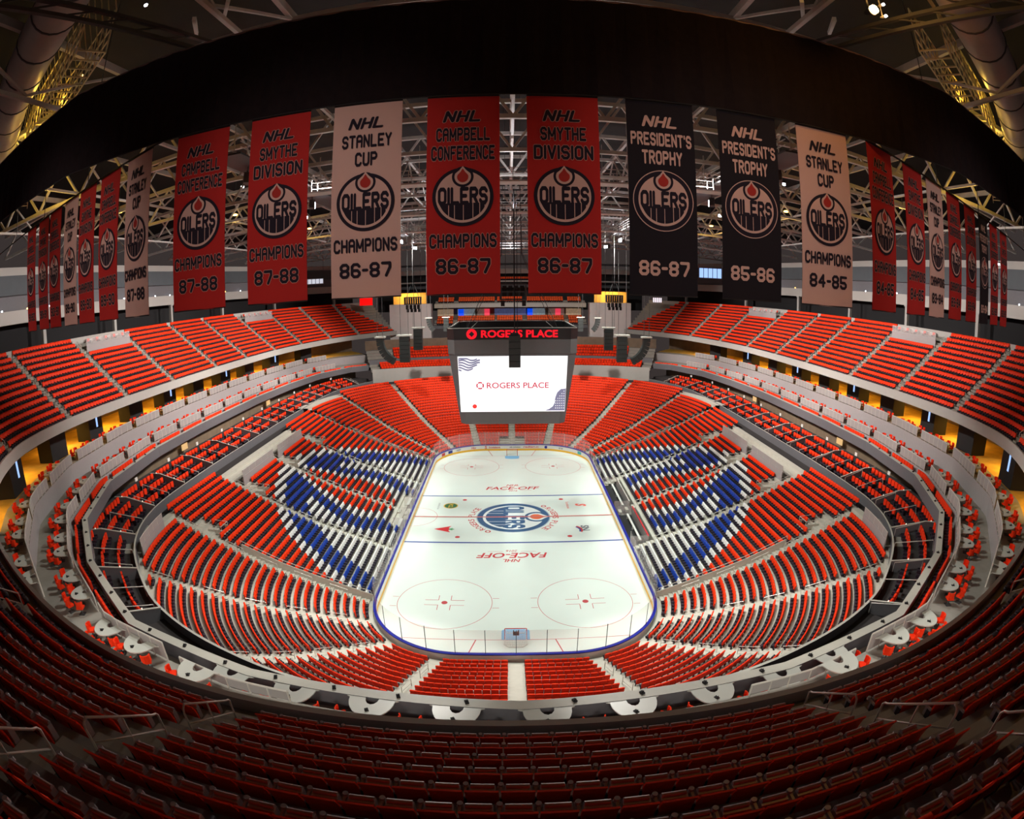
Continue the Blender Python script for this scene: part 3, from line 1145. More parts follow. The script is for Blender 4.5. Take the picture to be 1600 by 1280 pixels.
# wheelchair platforms: grey wall with a glazed rail behind the shorter blocks
for side in (-1, 1):
    for i in (3, 5, 6):
        k = ROWS[i]
        d = D0+TR*k-.45
        ua, ub = AISLE[i]+.8, AISLE[i+1]-.8
        us = np.linspace(ua, ub, 6)
        b1, b2, b3 = MB(), MB(), MB()
        Q = [sect_frame(u, d, side) for u in us]
        keep = [qq for qq in Q if inside(B_POLY, np.array([(-abs(qq[0][0]), qq[0][1])]))[0]]
        if len(keep) < 2:
            continue
        for (qa, na), (qb, nb) in zip(keep[:-1], keep[1:]):
            b1.bar((*qa, ZR[k-1]+.75), (*qb, ZR[k-1]+.75), .12, 1.5)
            b2.bar((*qa, ZR[k-1]+1.85), (*qb, ZR[k-1]+1.85), .03, .7)
            b3.tube([(*qa, ZR[k-1]+1.5), (*qa, ZR[k-1]+2.22), (*qb, ZR[k-1]+2.22)], .03, 6)
        g = empty('platform_wall', (0, 0, 0), 0, 'grey platform wall with a glazed rail behind the %s block of the %s stand' % ({3: 'near corner', 5: 'near middle', 6: 'far middle'}[i], SIDE[side]), 'wall', 'platform walls')
        b1.build('wall_panel', PANEL, g)
        b2.build('glazing', FROST, g)
        b3.build('top_rail', RAILM, g)
        P, A = row_points(RINK, ua, ub, d+1.6, 0.9, .2, .2)
        pl_ = MB()
        for (qa, na), (qb, nb) in zip(keep[:-1], keep[1:]):
            qa2, qb2 = qa+na*2.6, qb+nb*2.6
            pl_.add([(*qa, ZR[k-1]+.9), (*qb, ZR[k-1]+.9), (*qb2, ZR[k-1]+.9), (*qa2, ZR[k-1]+.9)], [(0, 1, 2, 3)], 0)
        pl_.build('platform_floor', CONC_D, g)

# big parapet walls with rails beside the corner aisles
for side in (-1, 1):
    for i, sg in ((4, 1), (8, -1)):
        q0, n = sect_frame(AISLE[i], D0-.4, side)
        b1, b2 = MB(), MB()
        off = np.array([0, sg*.55])
        for a, c in ((0, 5), (5, 10), (10, 15)):
            pa, pb = q0+n*TR*a+off, q0+n*TR*c+off
            za, zb = zrow(D0+TR*a), zrow(D0+TR*c)
            b1.add([(*pa, za-.3), (*pb, zb-.3), (*pb, zb+.75), (*pa, za+.75)], [(0, 1, 2, 3), (3, 2, 1, 0)])
            b1.bar((*pa, za+.35), (*pb, zb+.35), .10, .8)
            b2.tube([(*pa, za+.75), (*pa, za+1.1), (*pb, zb+1.1), (*pb, zb+.75)], .03, 6)
        g = empty('aisle_parapet', (0, 0, 0), 0, 'long concrete parapet with a tube rail along the %s aisle, %s stand' % (AISLE_NAME[i], SIDE[side]), 'parapet', 'corner aisle parapets')
        b1.build('parapet_wall', CONC, g)
        b2.build('top_rail', RAILM, g)

# ------------------------------------------------------------------ suite boxes, ledge tier, table tiers
structure(sweep('floor_suite_boxes', CB2, [(0.0, 8.25), (0.0, 9.5), (.18, 9.5), (.18, 8.75), (1.95, 8.75), (1.95, 9.15), (3.4, 9.15), (3.4, 9.55), (7.6, 9.55), (7.6, 11.35)],
                [FASC_D, mat('carpet_and_gap_shade', (.030, .024, .024), .9), BROWN, LEDGE], [0, 3, 0, 1, 1, 1, 1, 1, 2]), 'grey box-front fascia and stepped floors of the suite boxes')
structure(sweep('floor_suite_underside', CB2, [(0.0, 8.25), (9, 8.25)], [FASC_D]))
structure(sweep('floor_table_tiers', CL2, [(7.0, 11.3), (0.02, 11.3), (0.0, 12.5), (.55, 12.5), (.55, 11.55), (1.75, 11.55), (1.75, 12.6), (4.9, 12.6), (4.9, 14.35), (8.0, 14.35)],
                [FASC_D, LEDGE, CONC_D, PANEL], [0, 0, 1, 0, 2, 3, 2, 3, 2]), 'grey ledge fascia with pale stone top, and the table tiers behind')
structure(sweep('floor_club_concourse', CL2, [(8.0, 14.35), (16.5, 14.35), (16.5, 18.0)], [WOODY, BROWN], [0, 1]), 'wooden club concourse floor under the upper deck')

# dividers between the suite boxes
s0 = CB.near_s((-23.5, -40.2))
blocks = []
s = s0
while s < CB.L-3:
    blocks.append(s)
    s += 7.2
lounge = []          # suite armchairs and ledge armchairs: (x, y, z, ang, kind, side)
for side in (-1, 1):
    for j, s in enumerate(blocks):
        p, n = CB.at(s)
        if side == 1:
            p, n = p*np.array([-1, 1]), n*np.array([-1, 1])
        ang = math.atan2(n[1], n[0])-PI/2
        g = empty('box_divider', (p[0], p[1], 8.75), ang, 'pale-capped divider wall between suite boxes, %s side, %s from the near corner' % (SIDE[side], ORD[j]), 'divider', 'suite box dividers')
        b = MB()
        b.add([(-.06, .2, 0), (.06, .2, 0), (.06, 5.2, 0), (-.06, 5.2, 0), (-.06, .2, .85), (.06, .2, .85), (.06, 3.6, 1.75), (-.06, 3.6, 1.75), (.06, 5.2, 1.75), (-.06, 5.2, 1.75)],
              [(0, 3, 9, 7, 4), (1, 5, 6, 8, 2), (0, 4, 5, 1), (3, 2, 8, 9)])
        b.build('divider_wall', FASC_D, g)
        b = MB(); b.bar((0, .15, .87), (0, 3.6, 1.77), .16, .06).bar((0, 3.6, 1.77), (0, 5.2, 1.77), .16, .06); b.build('divider_cap', LEDGE, g)
        for yy, zz in ((1.6, 1.28), (4.2, 1.78)):
            b = MB()
            b.tube([(0, yy, zz), (0, yy, zz+.10)], .05, 8)
            b.build('step_light', mat('step_light_glow', (.8, .7, .6), .4, emit=(1, .85, .7), estr=0.9), g)
        b = MB(); b.tube([(.5, .5, .2), (.5, .5, 1.0), (.5, 2.9, 1.75), (.5, 2.9, .9)], .03, 6); b.build('side_rail', RAILM, g)
        if j+1 < len(blocks):
            p2, n2 = CB.at(s+3.6)
            if side == 1:
                p2, n2 = p2*np.array([-1, 1]), n2*np.array([-1, 1])
            b = MB(); b.tube([(0, .2, .1), (0, .25, .95), (0, 3.8, 1.75), (0, 4.0, .8)], .04, 6)
            o = b.build('box_rail', RAILM)
            o.location = (p2[0], p2[1], 8.75)
            o.rotation_euler = (0, 0, math.atan2(n2[1], n2[0])-PI/2)
            tag(o, 'thin tube rail halving a suite box, %s side, %s from the near corner' % (SIDE[side], ORD[j]), 'rail', 'suite box rails')
            for r, (off, z) in enumerate(((1.55, 8.75), (3.0, 9.15), (4.4, 9.55))):
                for half in (0, 1):
                    P, A = row_points(CB, s+half*3.6, s+(half+1)*3.6, off, 0.70, .30, .30)
                    for (x, y), a in zip(P, A):
                        lounge.append((x if side == -1 else -x, y, z, a if side == -1 else -a, 'box', side))
            # white plate on the ledge fascia above the box, screen wall behind
            q = p2+n2*4.6
            b = MB(); b.box((0, 0, 0), (.5, .10, .4))
            o = b.build('sign_plate', WHITEP)
            o.location = (q[0], q[1], 11.05)
            o.rotation_euler = (0, 0, math.atan2(n2[1], n2[0])-PI/2)
            tag(o, 'small white plate under the grey ledge, %s side, above the %s suite box' % (SIDE[side], ORD[j]), 'plate', 'white plates over the suites')
            q = p2+n2*6.8
            if j % 4 != 1:
                continue
            b = MB(); b.box((0, 0, 0), (1.5, .08, .8))
            wm = mat('suite_warm', (.3, .2, .1), .5, emit=(1.0, .62, .25), estr=.5)
            o = b.build('suite_screen', wm)
            o.location = (q[0], q[1], 10.6)
            o.rotation_euler = (0, 0, math.atan2(n2[1], n2[0])-PI/2)
            tag(o, 'small glowing panel at the back of a suite, %s side, %s from the near corner' % (SIDE[side], ORD[j]), 'screen', 'suite back panels')

# unseen lamps added under the near deck to brighten the floor there
for j, x in enumerate((-21, -13, -5, 5, 13, 21)):
    pc, nc = CU.at(abs(x)*1.02)
    y = pc[1]+nc[1]*1.3
    light('AREA', 'near_club_fill_light', (x, y, 17.55), 240, (1.0, .95, .82), (x*.96, y+4.6, 11.5), 2.4, .6)
    b = MB(); b.box((0, 0, 0), (2.0, .4, .12))
    o = b.build('ceiling_lamp', LAMP_W)
    o.location = (x, y, 17.72)
    tag(o, 'added unseen lamp under the near deck above the counter tables, %s from the left' % ORD[j], 'lamp', 'added near club lamps')

# armchairs right behind the ledge
for side in (-1, 1):
    s = 21.0
    while s < CL.L-6:
        P, A = row_points(CL, s, s+5.4, 1.15, 0.60, .1, .1)
        for (x, y), a in zip(P, A):
            lounge.append((x if side == -1 else -x, y, 11.55, a if side == -1 else -a, 'ledge', side))
        s += 6.4
# small dark outlet boxes on the stone ledge
for side in (-1, 1):
    for j, s in enumerate(np.arange(2.2, CL.s_at_y(-12), 2.9)):
        p, n = CL.at(s)
        b = MB(); b.box((0, 0, .04), (.16, .22, .08)).box((0, .02, .10), (.12, .04, .10))
        o = b.build('outlet_box', BLACK)
        x = p[0]+n[0]*.27
        o.location = (x if side == -1 else -x, p[1]+n[1]*.27, 12.5)
        o.rotation_euler = (0, 0, (math.atan2(n[1], n[0])-PI/2)*(1 if side == -1 else -1)+.4)
        tag(o, 'small dark outlet box on the stone ledge, %s half, %s from the near middle' % (SIDE[side], ORD[j]), 'box', 'outlet boxes on the ledge')


def table_proto(name):
    g = empty(name)
    P = []
    for t in np.linspace(0, PI, 15):
        P.append((1.0*math.cos(t), .12+1.15*math.sin(t)))
    P += [(-1.25, 0), (-.30, 0)]
    for t in np.linspace(PI, 0, 7)[0:]:
        P.append((.30*math.cos(t), .02+.45*math.sin(t)))
    P += [(.30, 0), (1.25, 0)]
    b = MB(); b.prism([(x, y) for x, y in P], .70, .755)
    b.build('table_top', TABLE, g)
    b = MB(); b.tube([(0, .75, 0), (0, .75, .70)], .05, 8); b.box((0, .75, .02), (.5, .5, .04))
    b.build('pedestal', STEEL_D, g)
    b = MB(); b.box((.05, .85, .77), (.16, .22, .03), rz=.5); b.box((0.05, .9, .82), (.14, .02, .10), rz=.5)
    b.build('outlet_box', BLACK, g)
    return g


def chair_tpl():
    b = MB()
    b.box((0, 0, .45), (.46, .44, .12), mi=0)
    for k in range(5):
        a0, a1 = PI*(.08+.168*k), PI*(.08+.168*(k+1))
        am = (a0+a1)/2
        b.box((.25*math.cos(am), .22*math.sin(am), .68), (.06, .16, .38), rz=am, mi=0)
    b.tube([(0, 0, .02), (0, 0, .4)], .04, 6, mi=1)
    b.box((0, 0, .02), (.4, .4, .04), mi=1)
    return np.concatenate(b.v), b.f, b.m


def lounge_tpl():
    b = MB()
    b.box((0, -.20, .42), (.48, .40, .12), mi=1)
    b.box((0, .08, .78), (.60, .16, .66), mi=0, taper=.94)
    b.box((.29, -.14, .48), (.07, .46, .22), mi=1)
    b.box((-.29, -.14, .48), (.07, .46, .22), mi=1)
    b.box((0, -.08, .18), (.40, .36, .34), mi=1)
    return np.concatenate(b.v), b.f, b.m


def tpl_mesh(name, tpl, mats):
    me = bpy.data.meshes.new(name)
    me.from_pydata(tpl[0].tolist(), [], [list(map(int, f)) for f in tpl[1]])
    for m in mats:
        me.materials.append(m)
    me.polygons.foreach_set('material_index', list(map(int, tpl[2])))
    me.update()
    return me


tproto = table_proto('drink_table')
first_table = True
tchairs = []


def place_table(x, y, z, ang, label, group, inward=False):
    global first_table
    if first_table:
        o = tproto
        first_table = False
    else:
        o = copy_tree(tproto)
    o.location = (x, y, z)
    o.rotation_euler = (0, 0, ang)
    tag(o, label, 'table', group)


for side in (-1, 1):
    for tier, off, z, nm, st in ((1, 1.80, 12.6, 'lower', 26.0), (2, 4.95, 14.35, 'upper', 26.0)):
        s, j, tnum = (9.5 if tier == 1 else 24.0), 0, 0
        while s+5.9 < CL.L-3:
            us = np.linspace(s, s+5.9, 7)
            b1, b2 = MB(), MB()
            Q = []
            for u in us:
                p, n = CL.at(u)
                q = p+n*off
                Q.append(q if side == -1 else q*np.array([-1, 1]))
            low = p[1] < -46
            hz = .95 if not low else .5
            for qa, qb in zip(Q[:-1], Q[1:]):
                b1.bar((*qa, z+.10+hz/2), (*qb, z+.10+hz/2), .04, hz)
            b2.tube([(*q, z+.13+hz) for q in Q], .05, 6)
            for q in Q:
                b2.tube([(*q, z), (*q, z+.13+hz)], .045, 6)
            g = empty('railing_panel', (0, 0, 0), 0, 'pale-framed frosted railing on the %s table tier, %s side, %s from the near end' % (nm, SIDE[side], ORD[j]), 'railing', 'railings of the table tiers')
            b1.build('frosted_panel', FROST, g)
            b2.build('railing_frame', RAILM, g)
            # end rail stepping across the aisle gap
            for t in (1.55, 4.35):
                p, n = CL.at(s+t)
                q = p+n*(off+.06)
                if side == 1:
                    q, n = q*np.array([-1, 1]), n*np.array([-1, 1])
                ang = math.atan2(n[1], n[0])-PI/2
                if not (tier == 1 and low and abs(q[0]) < 12):
                    place_table(q[0], q[1], z, ang, 'white rounded drink table on the %s table tier, %s side, %s from the near end' % (nm, SIDE[side], ORD[tnum]), 'drink tables of the table tiers')
                    tnum += 1
                    for cx, cy, ca in ((-1.15, 1.0, .9), (-.42, 1.6, .3), (.42, 1.6, -.3), (1.15, 1.0, -.9)):
                        c, sn = math.cos(ang), math.sin(ang)
                        tchairs.append((q[0]+cx*c-cy*sn, q[1]+cx*sn+cy*c, z, ang+ca, 'table', side))
            s += 7.0
            j += 1
# tables standing against the ledge at the near end
for j, x in enumerate((-13.4, -9.8, -6.2, -2.6, 1.0, 4.6, 8.2, 11.8, 15.2)):
    s = CL.near_s((-abs(x), -48.6))
    p, n = CL.at(s)
    if x > 0:
        p, n = p*np.array([-1, 1]), n*np.array([-1, 1])
    q = p+n*.5
    ang = math.atan2(n[1], n[0])-PI/2
    place_table(q[0], q[1], 11.72, ang, 'pale counter table joined to the near ledge, %s from the left' % ORD[j], 'counter tables at the near ledge')
    for cx, cy, ca in ((-1.15, 1.0, .9), (-.42, 1.55, .3), (.42, 1.55, -.3), (1.15, 1.0, -.9)):
        c, sn = math.cos(ang), math.sin(ang)
        tchairs.append((q[0]+cx*c-cy*sn, q[1]+cx*sn+cy*c, 11.55+.1, ang+ca, 'counter', -1 if x < 0 else 1))


def nearest_split(items, n):
    P = np.array([[i[0], i[1], i[2]+.5] for i in items])
    uv, d = project(P)
    inn = (uv[:, 0] > -8) & (uv[:, 0] < 1608) & (uv[:, 1] > -8) & (uv[:, 1] < 1288)
    score = np.where(inn, d, d+1000)
    order = np.argsort(score)
    return [items[i] for i in order[:n]], [items[i] for i in order[n:]]


# armchairs: the 300 that show largest one by one, the rest together
LT = lounge_tpl()
lm = tpl_mesh('suite_armchair', LT, [FAB_RED, DARK_SEAT])
ind, rest = nearest_split(lounge, 300)
for (x, y, z, a, kind, side) in ind:
    o = bpy.data.objects.new('suite_armchair', lm)
    COL.objects.link(o)
    o.location = (x, y, z)
    o.rotation_euler = (0, 0, a)
    tag(o, {'box': 'red upholstered armchair in the stepped suite boxes on the %s' % SIDE[side], 'ledge': 'red armchair in the single row behind the stone ledge on the %s' % SIDE[side]}[kind],
        'armchair', {'box': 'suite box armchairs, %s' % SIDE[side], 'ledge': 'ledge armchairs, %s' % SIDE[side]}[kind])
o = mass_mesh('suite_armchairs', LT, [r[:3] for r in rest], [r[3] for r in rest], [FAB_RED, DARK_SEAT])
tag(o, 'remaining red armchairs of the suite boxes and ledge rows farther from the camera', 'armchairs', kind='stuff')
CT = chair_tpl()
cm = tpl_mesh('tub_chair', CT, [FAB_RED, STEEL_D])
ind, rest = nearest_split(tchairs, 300)
for (x, y, z, a, kind, side) in ind:
    o = bpy.data.objects.new('tub_chair', cm)
    COL.objects.link(o)
    o.location = (x, y, z)
    o.rotation_euler = (0, 0, a)
    tag(o, {'table': 'red tub chair at the white drink tables on the %s side' % SIDE[side], 'counter': 'red tub chair at the near ledge counter tables, %s half' % SIDE[side]}[kind], 'chair',
        {'table': 'tub chairs at the drink tables, %s' % SIDE[side], 'counter': 'tub chairs at the near ledge, %s' % SIDE[side]}[kind])
if rest:
    o = mass_mesh('tub_chairs', CT, [r[:3] for r in rest], [r[3] for r in rest], [FAB_RED, STEEL_D])
    tag(o, 'remaining red tub chairs at the drink tables farther from the camera', 'chairs', kind='stuff')

# black curtained blocks and posts on the club concourse, warm lights above its floor
for side in (-1, 1):
    for j, s in enumerate(np.arange(CL.s_at_y(-38), CL.L-8, 9.0)):
        p, n = CL.at(s)
        q = p+n*9.3
        if side == 1:
            q, n = q*np.array([-1, 1]), n*np.array([-1, 1])
        ang = math.atan2(n[1], n[0])-PI/2
        g = empty('black_portal', (q[0], q[1], 14.35), ang, 'black curtained block under the upper deck, %s side, %s from the near corner' % (SIDE[side], ORD[j]), 'portal', 'black portals on the club concourse')
        b = MB(); b.box((0, 0, 1.72), (3.4, 2.2, 3.44)); b.build('curtain_block', BLACK, g)
        if j % 2:
            b = MB(); b.box((.3, -1.13, 2.2), (.35, .05, 1.7)); b.build('lit_slit', TV_BLUE, g)
        p2, n2 = CL.at(min(s+4.5, CL.L))
        q2 = p2+n2*11.0
        x2 = q2[0] if side == -1 else -q2[0]
        light('AREA', 'club_lamp_light', (x2, q2[1], 17.6), 330, (1.0, .56, .10), (x2, q2[1], 10), 3.0, spread=2.6)
        b = MB(); b.box((0, 0, 0), (1.2, .5, .12))
        o = b.build('ceiling_lamp', LAMP_Y)
        o.location = (x2, q2[1], 17.73)
        o.rotation_euler = (0, 0, ang)
        tag(o, 'warm lamp on the club ceiling under the upper deck, %s side, %s from near' % (SIDE[side], ORD[j]), 'lamp', 'warm club lamps')

# ------------------------------------------------------------------ upper deck
def rise_at(P):
    y = P[:, 1] if P.ndim == 2 else np.array([P[1]])
    t = np.clip((y+50)/22, 0, 1)
    t = t*t*(3-2*t)
    return .56+.09*t


UF = 18.5
NU = 12
UT = 0.84


def zfun_u(P, o, z):
    if z >= 1000:
        return UF+(z-1000)*rise_at(P)
    return z


prof = [(14.0, 17.8), (0.03, 17.8), (0.0, 18.9), (.20, 18.9), (.20, UF)]
for r in range(NU):
    prof += [(.9+UT*r+.18, 1000+r), (.9+UT*r+.18, 1000+r+1)]
prof = prof[:-1]
mids = [0, 0, 0, 0]+[1]*(len(prof)-5)
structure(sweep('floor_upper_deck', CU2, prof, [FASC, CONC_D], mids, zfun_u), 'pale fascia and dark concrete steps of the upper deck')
iU = int(np.argmax(CU.P[:, 1] > -40))
for side in (-1, 1):
    c = Curve.__new__(Curve)
    c.P, c.N = CU.P[iU:]*np.array([1 if side == -1 else -1, 1]), CU.N[iU:]*np.array([1 if side == -1 else -1, 1])
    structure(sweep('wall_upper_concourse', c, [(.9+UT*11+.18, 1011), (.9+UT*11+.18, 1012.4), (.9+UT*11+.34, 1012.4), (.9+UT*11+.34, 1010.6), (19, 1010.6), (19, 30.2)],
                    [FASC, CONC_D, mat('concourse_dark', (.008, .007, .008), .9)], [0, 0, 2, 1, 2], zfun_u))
    lf = structure(sweep('wall_lounge_front', c, [(17.5, 29.6), (15.6, 29.6), (15.6, 31.3), (16.4, 31.3), (16.6, 33.2), (16.0, 33.3), (16.0, 35.8), (16.3, 35.85), (16.3, 36.9), (17.5, 37.0)],
                    [FASC_D, mat('lounge_white', (.40, .375, .35), .6), mat('lounge_grey', (.075, .085, .095), .7, noise=.1, nscale=1)], [1, 1, 0, 0, 0, 2, 0, 1, 1]),
              'white and grey lounge fascia above the %s upper deck' % SIDE[side])
    # white posts and small downlights under the lounge fascia
    cc = Curve.__new__(Curve)
    cc.P, cc.N = CU.P, CU.N
    for j, s in enumerate(np.arange(CU.s_at_y(-30), CU.L-6, 17.0)):
        p, n = CU.at(s)
        q = p+n*15.9
        z0 = UF+10.6*rise_at(np.array([p]))[0]
        b = MB(); b.box((0, 0, (29.6-z0)/2), (.6, .5, 29.6-z0)).box((0, 0, 29.6-z0-.1), (.9, .7, .2))
        o = structure(b.build('trim_post', mat('lounge_white', (.4, .4, .4))))
        o.location = (q[0] if side == -1 else -q[0], q[1], z0)
        o.rotation_euler = (0, 0, (math.atan2(n[1], n[0])-PI/2)*(1 if side == -1 else -1))
        o['label'] = 'white post behind the upper deck rows, %s side, %s from near' % (SIDE[side], ORD[j])
    for j, s in enumerate(np.arange(CU.s_at_y(-30), CU.L-20, 4.6)):
        p, n = CU.at(s)
        q = p+n*15.75
        b = MB(); b.tube([(0, 0, 0), (0, 0, .16)], .10, 8)
        o = b.build('downlight', LAMP_W if j % 3 else LAMP_Y)
        o.location = (q[0] if side == -1 else -q[0], q[1], 31.32)
        tag(o, 'tiny bright downlight on the white lounge fascia, %s side, %s from the near corner' % (SIDE[side], ORD[j]), 'lamp', 'lounge downlights')

UA_S = [0.0-7.0, 7.0, 17.8, 28.5, 39.0, 49.5]
sideS = [CU.s_at_y(y) for y in (-23.5, -12.3, -1.0, 12.5, 23.5, 35.5, 46, 57, 66)]
UAIS = [7.0, 17.8, 28.5, 39.0, 49.5]+sideS+[CU.L]
upper = []
ublocks = [(UAIS[i], UAIS[i+1], i+1) for i in range(len(UAIS)-1)]
PLAT = {7: 9, 11: 9}            # blocks whose top rows give way to a glazed platform
for side in (-1, 1):
    for ua, ub, bi in [(0.0, 7.0, 0)]+ublocks:
        for r in range(PLAT.get(bi, NU)):
            off = .9+UT*r
            P, A = row_points(CU, ua, ub, off, 0.53, 0.0 if bi == 0 else .6, .6 if bi < 14 else (.6+.9*r if bi == 14 else .6))
            for (x, y), a in zip(P, A):
                z = UF+r*rise_at(np.array([[x, y]]))[0]
                upper.append((x if side == -1 else -x, y, z, a if side == -1 else -a, bi, r, side))
    for bi, r0 in PLAT.items():
        ua, ub = UAIS[bi-1]+.6, UAIS[bi]-.6
        us = np.linspace(ua, ub, 6)
        Q = []
        for u in us:
            p, n = CU.at(u)
            q = p+n*(.9+UT*r0-.3)
            Q.append((q if side == -1 else q*np.array([-1, 1])))
        z = UF+r0*.65
        g = empty('glazed_platform', (0, 0, 0), 0, 'grey platform front with glass rail cut into the top rows, %s upper deck, %s one' % (SIDE[side], 'nearer' if bi == 7 else 'farther'), 'platform', 'glazed platforms in the upper deck')
        b1, b2, b3, b4 = MB(), MB(), MB(), MB()
        for qa, qb in zip(Q[:-1], Q[1:]):
            b1.bar((*qa, z+.6), (*qb, z+.6), .1, 1.3)
            b2.bar((*qa, z+1.6), (*qb, z+1.6), .03, .7)
        b3.tube([(*q, z+1.97) for q in Q], .03, 6)
        b1.build('platform_front', PANEL, g)
        b2.build('glass_rail', GLASS, g)
        b3.build('top_rail', RAILM, g)
        for q in Q[1:]:
            p, n = q, np.array([np.sign(q[0]), 0])
            upper.append((q[0]+n[0]*1.5, q[1], z+1.0, PI/2 if side == -1 else -PI/2, bi, r0, side))

# aisle steps and rails of the upper deck
for side in (-1, 1):
    for i, u in enumerate(UAIS[:-1]):
        p, n = CU.at(u)
        if side == 1:
            p, n = p*np.array([-1, 1]), n*np.array([-1, 1])
        ang = math.atan2(n[1], n[0])-PI/2
        h = rise_at(np.array([p]))[0]
        b = MB()
        for r in range(NU-1):
            b.box((0, .9+UT*r-.02, UF+h*(r+.5)-.12), (1.1, .42, .34))
        o = structure(b.build('trim_upper_steps', mat('upper_steps', (.36, .33, .27), .85)))
        o.location = (p[0], p[1], 0)
        o.rotation_euler = (0, 0, ang)
        if i == 0:
            continue
        for j, r in enumerate((0, 3, 5, 7, 9)):
            b = MB()
            L = 1.75 if r == 0 else .8
            k = L/UT
            b.tube([(0, 0, 0), (0, 0, .95), (0, L, .95+h*k), (0, L, h*k)], .032, 6)
            b.tube([(0, 0, .52), (0, L, .52+h*k)], .024, 6)
            o = b.build('deck_handrail', RAILM)
            off = .9+UT*r+.2
            o.location = (p[0]+n[0]*off, p[1]+n[1]*off, UF+h*(r+.3))
            o.rotation_euler = (0, 0, ang)
            tag(o, 'upper deck handrail on the %s aisle from the near middle, %s side, %s up' % (ORD[i], SIDE[side], ORD[j]), 'handrail', 'upper deck aisle handrails')
# the big bent-tube handrails on the two aisles in front of the camera
H = .56
for side in (-1, 1):
    for (ya, yb, nm) in ((-57.5, -59.3, 'lower, smaller'), (-60.1, -62.0, 'upper, larger'), (-62.9, -64.6, 'uppermost, partly seen')):
        zf = lambda y: UF+max(0, (-56.45-y-.9-.18)/UT)*H+.25
        b = MB()
        za, zb = zf(ya), zf(yb)
        ym, zm = (ya+yb)/2, (za+zb)/2
        b.tube([(0, ya, za), (0, ya, za+.88), (0, ya-.05, za+.95), (0, ya-.14, za+.99), (0, yb+.12, zb+.97), (0, yb+.03, zb+.90), (0, yb, zb+.80), (0, yb, zb)], .026, 10)
        g = empty('aisle_guardrail', (side*7.05+(-.28 if side == 1 else -.0), 0, 0), 0, 'bent steel guardrail on the %s foreground aisle, the %s one' % (SIDE[side], nm), 'handrail', 'foreground guardrails')
        b.build('bent_tube', RAILM, g, smooth=True)
        b = MB(); b.tube([(0, ya, za+.48), (0, yb, zb+.48)], .022, 10); b.build('middle_tube', RAILM, g, smooth=True)
        b = MB(); b.tube([(0, ym, zm), (0, ym, zm+.98)], .022, 10); b.build('middle_post', RAILM, g, smooth=True)

# near seats, one by one with their parts
def near_seat_parts():
    g = empty('tip_up_seat')
    b = MB()
    xs = np.linspace(-.255, .255, 9)
    V = []
    prof_ = [(.26, -.01, .0), (.50, .0, .3), (.70, .045, .8), (.82, .085, 1.0), (.875, .105, 1.0)]
    for sgn in (0, 1):
        for zz, yy, wv in prof_:
            for x in xs:
                t = x/.255
                top = (.022*math.cos(t*PI*.9)-.02*abs(t)**4)*(1 if zz > .8 else 0)
                V.append((x, yy+.045*(1-t*t)*wv*1.0+(.038 if sgn else 0), zz+top))
    n, m = 9, len(prof_)
    F = []
    for sgn in (0, 1):
        o = sgn*n*m
        for r in range(m-1):
            for k in range(n-1):
                q = (o+r*n+k, o+r*n+k+1, o+(r+1)*n+k+1, o+(r+1)*n+k)
                F.append(q if not sgn else q[::-1])
    o = n*m
    for k in range(n-1):
        F.append(((m-1)*n+k, (m-1)*n+k+1, o+(m-1)*n+k+1, o+(m-1)*n+k))
        F.append((k+1, k, o+k, o+k+1))
    for r in range(m-1):
        F.append((r*n, (r+1)*n, o+(r+1)*n, o+r*n))
        F.append((r*n+n-1, o+r*n+n-1, o+(r+1)*n+n-1, (r+1)*n+n-1))
    b.add(V, F)
    b.build('backrest', RED, g, smooth=False)
    b = MB()
    b.box((0, -.135, .43), (.42, .13, .34), taper=.96)
    b.tube([(-.185, -.165, .615), (.185, -.165, .615)], .042, 8)
    b.build('seat_pan', GREY_SEAT, g)
    b = MB()
    b.box((.265, -.09, .545), (.045, .26, .05))
    b.tube([(.265, -.23, .52), (.265, -.23, .60)], [.055, .045], 10)
    b.build('armrest', GREY_SEAT, g)
    b = MB()
    b.box((.265, -.02, .26), (.04, .12, .52)).box((.265, -.06, .015), (.05, .26, .03))
    b.build('leg', DARK_SEAT, g)
    return g


P = np.array([[u[0], u[1], u[2]+.6] for u in upper])
uv, dist = project(P)
vis = (uv[:, 0] > -15) & (uv[:, 0] < 1615) & (uv[:, 1] > 600) & (uv[:, 1] < 1300) & (P[:, 1] < -36)
idx = np.where(vis)[0]
idx = idx[np.argsort(dist[idx])][:300]
pick = set(idx.tolist())
proto = near_seat_parts()
first = True
for i in idx:
    x, y, z, a, bi, r, side = upper[i]
    if first:
        o, first = proto, False
    else:
        o = copy_tree(proto)
    o.location = (x, y, z)
    o.rotation_euler = (0, 0, a)
    rowname = 'front row by the parapet' if r == 0 else '%s row above the parapet' % ORD[r]
    sec = 'middle block' if bi == 0 else ('beyond the left guardrails' if side == -1 else 'beyond the right guardrails') if bi == 1 else '%s corner of the near deck' % SIDE[side]
    tag(o, 'dark red tip-up seat in the %s, %s' % (rowname, sec), 'seat', 'near upper deck seats, %s, %s' % (rowname, sec))
reds = [s[:4] for s in seats['red']]+[u[:4] for i, u in enumerate(upper) if i not in pick]
o = mass_mesh('arena_seats', T_SEAT, [r[:3] for r in reds], [r[3] for r in reds], [RED, DARK_SEAT])
tag(o, 'red tip-up seats filling the lower bowl and the far parts of the upper deck', 'seats', kind='stuff')
